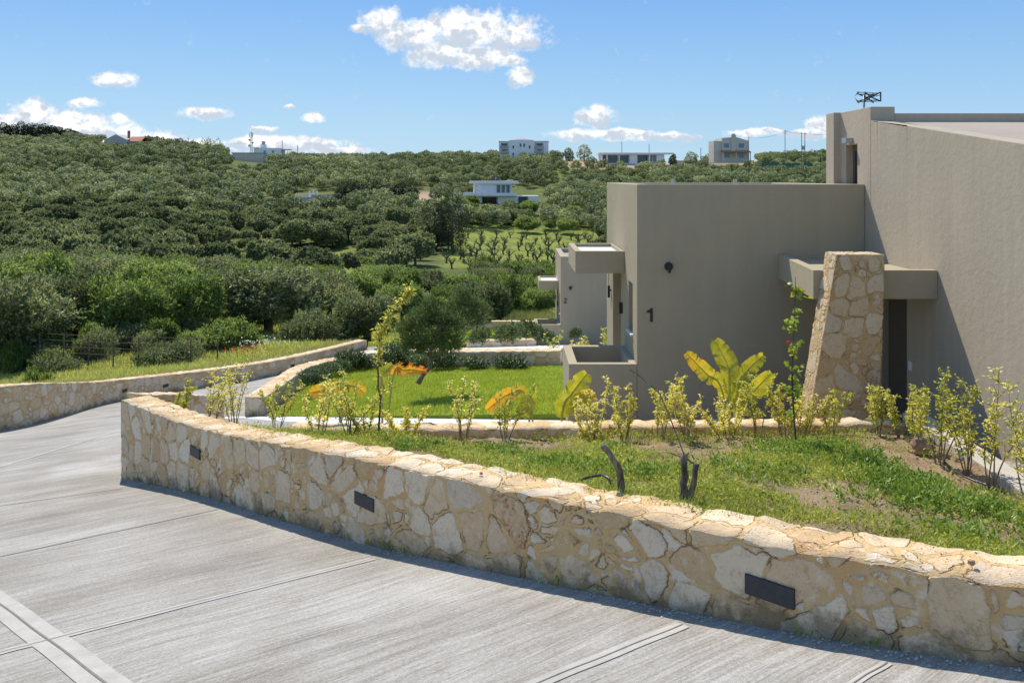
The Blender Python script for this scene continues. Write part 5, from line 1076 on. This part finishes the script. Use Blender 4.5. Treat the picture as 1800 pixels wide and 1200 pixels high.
Y2 = 5.45; stump('tree_stump', [([at(1202, 900, Y2), at(1203, 850, Y2), at(1203, 797, Y2)], .026), ([at(1206, 885, Y2), at(1217, 860, Y2), at(1224, 815, Y2)], .022), ([at(1203, 800, Y2), at(1180, 740, Y2), at(1160, 692, Y2), at(1128, 664, Y2), at(1106, 648, Y2)], .004), ([at(1203, 805, Y2), at(1190, 800, Y2), at(1174, 795, Y2)], .004), ([at(1206, 805, Y2), at(1215, 812, Y2), at(1226, 818, Y2)], .005)], at(1203, 890, Y2), 'forked dark cut stump with a long bare twig reaching up left')
def hose(px_pts, label, lift=.02, r=.009, world=None):
    pts = []
    for (x, y) in px_pts:
        lo, hi = 3.0, 14.0
        for _ in range(40):
            mid = (lo + hi) / 2; p = at(x, y, mid)
            if p.z > float(Gz(p.x, p.y)) + lift: lo = mid
            else: hi = mid
        pts.append(at(x, y, lo))
    f = []
    for a, b in zip(pts, pts[1:]):
        for t in (0, .25, .5, .75): q = a.lerp(b, t); q.z = float(Gz(q.x, q.y)) + lift; f.append(q + Vector((rnd.gauss(0, .004), rnd.gauss(0, .004), 0)))
    f.append(pts[-1]); T_ = Tubes(); T_.add(f, r, 7); tag(link('irrigation_hose', T_.mesh('irrigation_hose', M['hose'])), label, 'hose')
hose([(520, 757), (700, 759), (900, 759), (1100, 760), (1300, 757), (1450, 752), (1560, 745), (1600, 746), (1625, 757), (1643, 778)], 'long black irrigation hose lying along the foot of the low stone wall', .03)
hose([(1320, 789), (1350, 791), (1385, 792), (1410, 800), (1432, 808)], 'short black hose crossing the weeds at the foot of the tall round-leafed sapling', .03)
hose([(1655, 806), (1675, 825), (1700, 840), (1730, 850), (1765, 866)], 'pale worn hose lying on the soil along the kerb shrubs', .03)
P5 = [at(1012, 846, 6.1), at(1035, 838, 6.0), at(1058, 834, 5.9), at(1070, 840, 5.8), at(1078, 856, 5.75)]; T_ = Tubes(); T_.add(P5, .010, 7); tag(link('irrigation_hose', T_.mesh('irrigation_hose', M['hose'])), 'bent hose loop sticking up left of the leaning stump', 'hose')
def rock(x, y, Y, s, label, mat='rock', z=None, name='rock', flat=.7):
    bm = bmesh.new(); bmesh.ops.create_icosphere(bm, subdivisions=3, radius=1); rd = random.Random(int(x)); ph = [rd.uniform(0, 6) for _ in range(6)]
    for v in bm.verts:
        c = v.co; k_ = 1 + .22 * math.sin(c.x * 3 + ph[0]) * math.sin(c.y * 3 + ph[1]) + .12 * math.sin(c.z * 7 + ph[2]) + .1 * math.sin(c.x * 8 + ph[3]); k_ *= 1 / max(abs(c.x) ** .35, abs(c.y) ** .35, abs(c.z) ** .35, .6) * .75; v.co = Vector((c.x * s * k_, c.y * s * .8 * k_, c.z * s * flat * k_))
    p = at(x, y, Y); 
    if z is not None: p.z = z
    return tag(bmobj(name, bm, M[mat], smooth=True, loc=p), label, 'rock')
rock(1622, 783, 8.1, .135, 'brown boulder in the soil by the corner of the kerb')
def topz(x): 
    i = int(np.argmin(abs((P_[:, 0] - nr_[:, 0] * .18) / (P_[:, 1] - nr_[:, 1] * .18) * 1500 + 900 - x))); q = P_[i]; n_ = nr_[i]; return q[0] - n_[0] * .15, q[1] - n_[1] * .15, q[2]
for x, s, lb in ((1708, .022, 'small orange pebble on top of the foreground wall near the right edge'), (852, .016, 'small reddish chip lying on top of the middle of the foreground wall')):
    X, Y, z = topz(x); rock(x, 0, 1, s, lb, 'tile' if x < 900 else 'rock', name='pebble'); o = bpy.context.scene.objects[-1] if False else [q for q in bpy.data.objects if q.get('label') == lb][0]; o.location = (X, Y, z + .022)

# hedges: single evergreen shrubs
HD = []
for i in range(3): HD.append(make_crown('shrub', 140 + i, 1.0, .02, .92, 7, 3400, .055, .026, M['hedge'], .6, shoots=260)[0])
s, P, tg, nr = MWD; Ls = s[-1]; u = 1.6; i = 0; HB = ['left', '']
spots = []
while u < Ls - .6:
    j = int(np.argmin(abs(s - u))); b = P[j, :2] + nr[j] * .95; z = float(np.interp(b[1], [13, 22.5], [-3.75, -4.95])) - .05 * (b[0] < -3); spots.append((b[0], b[1], z)); u += rnd.uniform(.60, .95)
for q, (X, Y, z) in enumerate(spots):
    o = link('evergreen_shrub', HD[q % 3], None, (X, Y, z - .12)); sc = rnd.uniform(.6, .9) * (.8 if X < -3.5 else 1); o.scale = (sc * 1.1, sc * 1.1, sc * rnd.uniform(.7, .95)); o.rotation_euler.z = rnd.uniform(0, 6)
    tag(o, 'dark evergreen shrub of the hedge planted along the inside of the curving lawn wall', 'shrub', 'evergreen hedge shrubs along the lawn wall')
for q, (x, y, Y, sc) in enumerate(((890, 612, 29, .9), (930, 606, 30, .9), (1010, 602, 29.5, .5), (840, 612, 29, .7), (960, 608, 30, .6))):
    o = link('evergreen_shrub', HD[q % 3], None, at(x, y, Y)); o.scale = (sc, sc, sc * 1.1); tag(o, 'loose green shrub in the strip before the second lawn', 'shrub', 'shrubs before the second lawn')
for q, (x, y) in enumerate(((975, 600), (1012, 602), (1034, 600), (1066, 598))):
    shrub_plant('golden_shrub', x, y, 24.5 + q * .1, .62 + .2 * (q in (0, 3)), .3, 640 + q, ['small golden shrub before the little box planter of villa 2', 'shortest golden shrub in front of the wall of villa 2', 'golden shrub in the middle of the wall of villa 2', 'golden shrub beside the lit door of villa 1'][q], 'yellow2', stems=3, n=160, leaf=.09, bare=.2, z=at(x, y, 24.5).z - .5)
# lawn olive trees
M['lawnolive'] = foliage('lawn_olive_leaves', (.05, .08, .022), (.11, .165, .05), (.27, .34, .14), .3, .45, .4, 3)
gg = np.random.default_rng(77); lo = [(0, 0, 1.55, .62, .55), (-.45, .1, 1.45, .42, .42), (.5, 0, 1.5, .40, .40), (.15, .2, 2.0, .42, .38), (-.25, -.1, 2.05, .38, .36), (.1, 0, 1.1, .48, .30), (.55, .2, 1.1, .35, .3), (-.5, 0, 1.05, .33, .28), (-.75, 0, 1.7, .22, .22), (.8, .1, 1.85, .2, .2), (0, 0, 2.45, .2, .25)]
P, d = crown_points(gg, lo, 26000, (.35, 1.18)); pk = gg.integers(0, len(P), 420); sd_ = unit(d[pk] + gg.normal(size=(420, 3)) * .4 + [0, 0, .8]); P = np.r_[P, (P[pk][:, None] + sd_[:, None] * gg.uniform(0, .38, (420, 14, 1))).reshape(-1, 3)]; d = np.r_[d, np.repeat(sd_, 14, 0)]; LO2 = leafmesh('crown', leafV(P, unit(d * .5 + gg.normal(size=P.shape) * .5 + [0, 0, .9]), gg.uniform(.7, 1.3, len(P)) * .07, .024, gg), M['lawnolive'], gg)
def lawn_olive(p, s, label, lean=(-.35, 0)):
    r = tag(empty('olive_tree', p), label, 'tree'); T_ = Tubes(); T_.add([(lean[0], lean[1], -.1), (lean[0] * .6, 0, .18), (0, 0, .42), (0, 0, .75), (.03, 0, 1.1)], [.085, .07, .06, .05, .04], 8); rd = random.Random(3)
    for kk in range(12): a = kk * .9; T_.add(wander(rd, (0, 0, .55 + .05 * kk), (math.cos(a) * .8, math.sin(a) * .8, 1), 1.1, 5, .12), [.025, .02, .016, .012, .008, .004], 5)
    link('trunk', T_.mesh('trunk', M['bark']), r); link('crown', LO2, r); r.scale = (s * 1.12, s * 1.12, s); return r
lawn_olive(at(756, 668, 17.1), .61, 'bushy young olive tree with bent trunk standing on the first lawn')
lawn_olive(at(815, 607, 25), .62, 'olive tree half hidden behind the lawn tree, on the second path'); lawn_olive(at(838, 592, 36), .6, 'little dark stemmed olive tree on the second lawn')

# ---------------------------------------------------------------- grass, weeds, flowers
def blades(name, P, hgt, wd, mat, gg, lean=.35, label=None):
    n = len(P); D = unit(np.stack([gg.normal(0, lean, n), gg.normal(0, lean, n), np.ones(n)], 1)); L = gg.uniform(.5, 1.3, n) * hgt; sd = unit(np.cross(D, gg.normal(size=(n, 3)))); w = (wd * gg.uniform(.7, 1.3, n))[:, None]
    V = np.stack([P - sd * w / 2, P + sd * w / 2, P + D * L[:, None] + np.stack([gg.normal(0, .2, n) * L, gg.normal(0, .2, n) * L, np.zeros(n)], 1)], 1)
    me = npmesh(name, V.reshape(-1, 3), np.arange(3 * n).reshape(-1, 3), mat, False, {'v': ('FACE', gg.random(n))}); return tag(link(name, me), kind='stuff')
def on_quad(V, n, gg):
    m_, k_, _ = V.shape; a = gg.uniform(0, m_ - 1.001, n); b = gg.uniform(0, k_ - 1.001, n); i, j = a.astype(int), b.astype(int); fa, fb = (a - i)[:, None], (b - j)[:, None]
    return (V[i, j] * (1 - fb) + V[i, j + 1] * fb) * (1 - fa) + (V[i + 1, j] * (1 - fb) + V[i + 1, j + 1] * fb) * fa
gg = np.random.default_rng(99)
blades('lawn_grass', on_quad(LV, 95000, gg), .06, .012, M['grass'], gg, .35); blades('lawn_grass', on_quad(LV, 30000, gg), .07, .010, M['weeds'], gg, .5)
blades('lawn_grass', on_quad(LV2, 16000, gg), .08, .03, M['grass'], gg, .3)
# verge grass, taller and yellower
Pv = on_quad(VG[:, :22], 90000, gg); blades('verge_grass', Pv, .16, .022, M['dry'], gg, .4); Pv = on_quad(VG[:, 3:], 60000, gg); blades('verge_grass', Pv, .22, .03, M['weeds'], gg, .4)
# wild field grass in front of and between near trees
n = 90000; Yr = gg.uniform(31, 75, n); tr_ = gg.uniform(-.62, .06, n); Pf = np.stack([tr_ * Yr, Yr, 0 * Yr], 1)
keep = ~((Pf[:, 0] > -5.5) & (Yr < 42)) & (tr_ > -.62) & ~((Yr < 38) & (Pf[:, 0] > -8)); Pf = Pf[keep]; Pf[:, 2] = terr(Pf[:, 0], Pf[:, 1]); clump = np.sin(Pf[:, 0] * 1.1) * np.sin(Pf[:, 1] * .9) > -.4; Pf = Pf[clump]
blades('field_grass', Pf, .42, .05, M['weeds'], gg, .4)
n = 26000; Yr = gg.uniform(43, 62, n); tr_ = gg.uniform(-.07, .10, n); Pf = np.stack([tr_ * Yr, Yr, 0 * Yr], 1); Pf[:, 2] = terr(Pf[:, 0], Pf[:, 1]); blades('tall_dry_grass', Pf, 1.1, .045, M['dry'], gg, .22)
# weeds in the garden bed
def bedpts(n, gg, dens):
    i = gg.uniform(1, NX - 2, n * 3); j = gg.uniform(0, NY - 1.01, n * 3); a, b = j.astype(int), i.astype(int); P = Vb[a, b] + (Vb[np.minimum(a + 1, NY - 1), b] - Vb[a, b]) * (j - a)[:, None] + (Vb[a, np.minimum(b + 1, NX - 1)] - Vb[a, b]) * (i - b)[:, None]
    w = np.linalg.norm(Vb[np.minimum(a + 1, NY - 1), b] - Vb[a, b], axis=1); ok = gg.random(n * 3) < w / w.max(); P = P[ok]; return P[gg.random(len(P)) < dens(P[:, 0], P[:, 1])]
def dens1(X, Y):
    f = np.sin(X * 2.3 + 1.3 * np.sin(Y * 1.9)) + np.sin(Y * 3.1 + X * 1.1 + 2) + .7 * np.sin(X * 6 + Y * 4); d = 1 / (1 + np.exp(-(f + .55) * 2.6))
    lw = np.interp(X, [p[0] for p in lop], [p[1] for p in lop]); d = d * np.where((Y > lw - 1.25) & (X > -1), .30, 1)
    px_, py_ = X / Y * 1500 + 900, 0
    d = np.where((px_ > 1520) & (Y > 6.5), d * .14, d)
    for (cx, cy, rr) in ((2.6, 5.4, .55), (3.4, 5.7, .3), (1.9, 5.9, .25), (.3, 8.2, .3), (1.5, 7.6, .3), (3.7, 7.4, .5), (.9, 6.1, .18), (3.0, 4.7, .22)): d = np.where(np.hypot((X - cx) / 1.4, Y - cy) < rr, d * .12, d)
    return d
P = bedpts(110000, gg, dens1); D = unit(np.stack([gg.normal(0, .8, len(P)), gg.normal(0, .8, len(P)), gg.uniform(.1, 1.2, len(P))], 1)); P = P + np.stack([gg.normal(0, .02, len(P)), gg.normal(0, .02, len(P)), gg.uniform(0, .05, len(P)) + .10 * gg.random(len(P)) * np.clip(np.sin(P[:, 0] * 4.1 + 2 * np.sin(P[:, 1] * 3.3)) * np.sin(P[:, 1] * 5.2 + 1), 0, 1)], 1)
tag(link('weeds', leafmesh('weeds', leafV(P, D, gg.uniform(.4, 1.3, len(P)) * .032, gg.uniform(.4, 1.2, len(P)) * .013, gg), M['weeds'], gg)), kind='stuff')
blades('weed_grass', bedpts(30000, gg, dens1), .12, .0045, M['weeds'], gg, .55); blades('weed_grass', bedpts(16000, gg, dens1), .08, .004, M['dry'], gg, .8)
fresh = [];                                                  # lusher tufts
for (cx, cy, s_, c_) in [(2.55, 7.9, .30, 60), (2.95, 8.1, .35, 70), (3.1, 7.5, .25, 40), (3.25, 6.6, .4, 70), (3.0, 6.9, .3, 40), (3.6, 5.3, .5, 70), (2.9, 6.1, .4, 50), (3.3, 6.0, .4, 50), (.9, 8.1, .10, 10), (-.1, 7.7, .25, 25), (.4, 6.9, .4, 40), (1.0, 6.6, .4, 40), (-.8, 7.7, .2, 20), (1.9, 6.8, .4, 30), (2.6, 4.9, .3, 18)]:
    for _ in range(c_):
        X, Y = cx + gg.normal(0, s_ * .6), cy + gg.normal(0, s_ * .6); ti = front_y(X) + .05
        if Y < ti or Y > 8.9: continue
        z = float(Gz(X, Y)); m_ = 26; a = gg.uniform(0, 6.28, m_); sp = gg.uniform(.0, .07, m_); fresh.append(np.c_[X + np.cos(a) * sp, Y + np.sin(a) * sp, z + gg.uniform(.0, .10, m_)])
P = np.concatenate(fresh); D = unit(np.stack([gg.normal(0, .8, len(P)), gg.normal(0, .8, len(P)), gg.uniform(.2, 1.4, len(P))], 1)); tag(link('fresh_weeds', leafmesh('fresh_weeds', leafV(P, D, gg.uniform(.5, 1.3, len(P)) * .045, gg.uniform(.5, 1.2, len(P)) * .020, gg), M['weedgreen'], gg)), kind='stuff')
# soil clods and gravel in the bed, debris by the wall foot
def pebbles(name, P, s, mat, gg):
    o_ = np.array([(1, 0, 0), (-1, 0, 0), (0, 1, 0), (0, -1, 0), (0, 0, 1), (0, 0, -1)], float); f_ = np.array([(0, 2, 4), (2, 1, 4), (1, 3, 4), (3, 0, 4), (2, 0, 5), (1, 2, 5), (3, 1, 5), (0, 3, 5)])
    n = len(P); V = o_[None] * (gg.uniform(.5, 1.4, (n, 6, 1))) * (gg.uniform(.4, 1.6, n) * s)[:, None, None]; V[..., 2] *= .6; V = V + P[:, None]; F = (f_[None] + (np.arange(n) * 6)[:, None, None]).reshape(-1, 3)
    tag(link(name, npmesh(name, V.reshape(-1, 3), F, mat)), kind='stuff')
pebbles('soil_clods', bedpts(5200, gg, lambda X, Y: np.where((Y > 7.6), 1.0, .35)), .011, M['soil'], gg)
i = gg.integers(0, len(P_), 1500); off = np.abs(gg.normal(0, .05, 1500)) + .01; Q = P_[i, :2] + nr_[i] * off[:, None]; pebbles('wall_foot_gravel', np.c_[Q, Dz(Q[:, 0], Q[:, 1]) + .004], .0065, M['kerb'], gg)
i = gg.integers(0, len(P_), 200); Q = P_[i, :2] + nr_[i] * .01; Q = Q[(np.sin(Q[:, 0] * 5) > .3)]; fr = []
for q in Q: m_ = 8; fr.append(np.c_[q[0] + gg.normal(0, .02, m_), q[1] + gg.normal(0, .015, m_), float(Dz(q[0], q[1])) + gg.uniform(0, .05, m_)])
P = np.concatenate(fr); tag(link('wall_foot_weeds', leafmesh('wall_foot_weeds', leafV(P, unit(gg.normal(size=P.shape) + [0, 0, 1]), .022, .009, gg), M['weedgreen'], gg)), kind='stuff')
i = gg.integers(0, len(P_), 900); Q = P_[i, :2] - nr_[i] * gg.uniform(.05, .33, 900)[:, None]; pebbles('wall_top_grit', np.c_[Q, P_[i, 2] + .006], .0035, M['rock'], gg)
def flowers(name, x, Y, w, n, mat, label):
    X0 = (x - 900) / 1500 * Y; P = np.c_[X0 + gg.normal(0, w / 2, n), Y + gg.normal(0, .5, n), np.zeros(n)]; zs = []
    P[:, 2] = vergez(X0, Y) + gg.uniform(.25, .5, n); tag(link(name, leafmesh(name, leafV(P, unit(gg.normal(size=P.shape) + [0, -.5, 1]), .09, .08, gg), mat, gg)), kind='stuff')
def vergez(X, Y):
    d = np.hypot(VG[..., 0] - X, VG[..., 1] - Y); k_ = np.unravel_index(d.argmin(), d.shape); return VG[k_][2]
flowers('poppies', 432, 33, .75, 60, M['red'], ''); flowers('white_flowers', 462, 36, 1.2, 90, M['whitefl'], '')
print('DONE objects', len(bpy.data.objects))
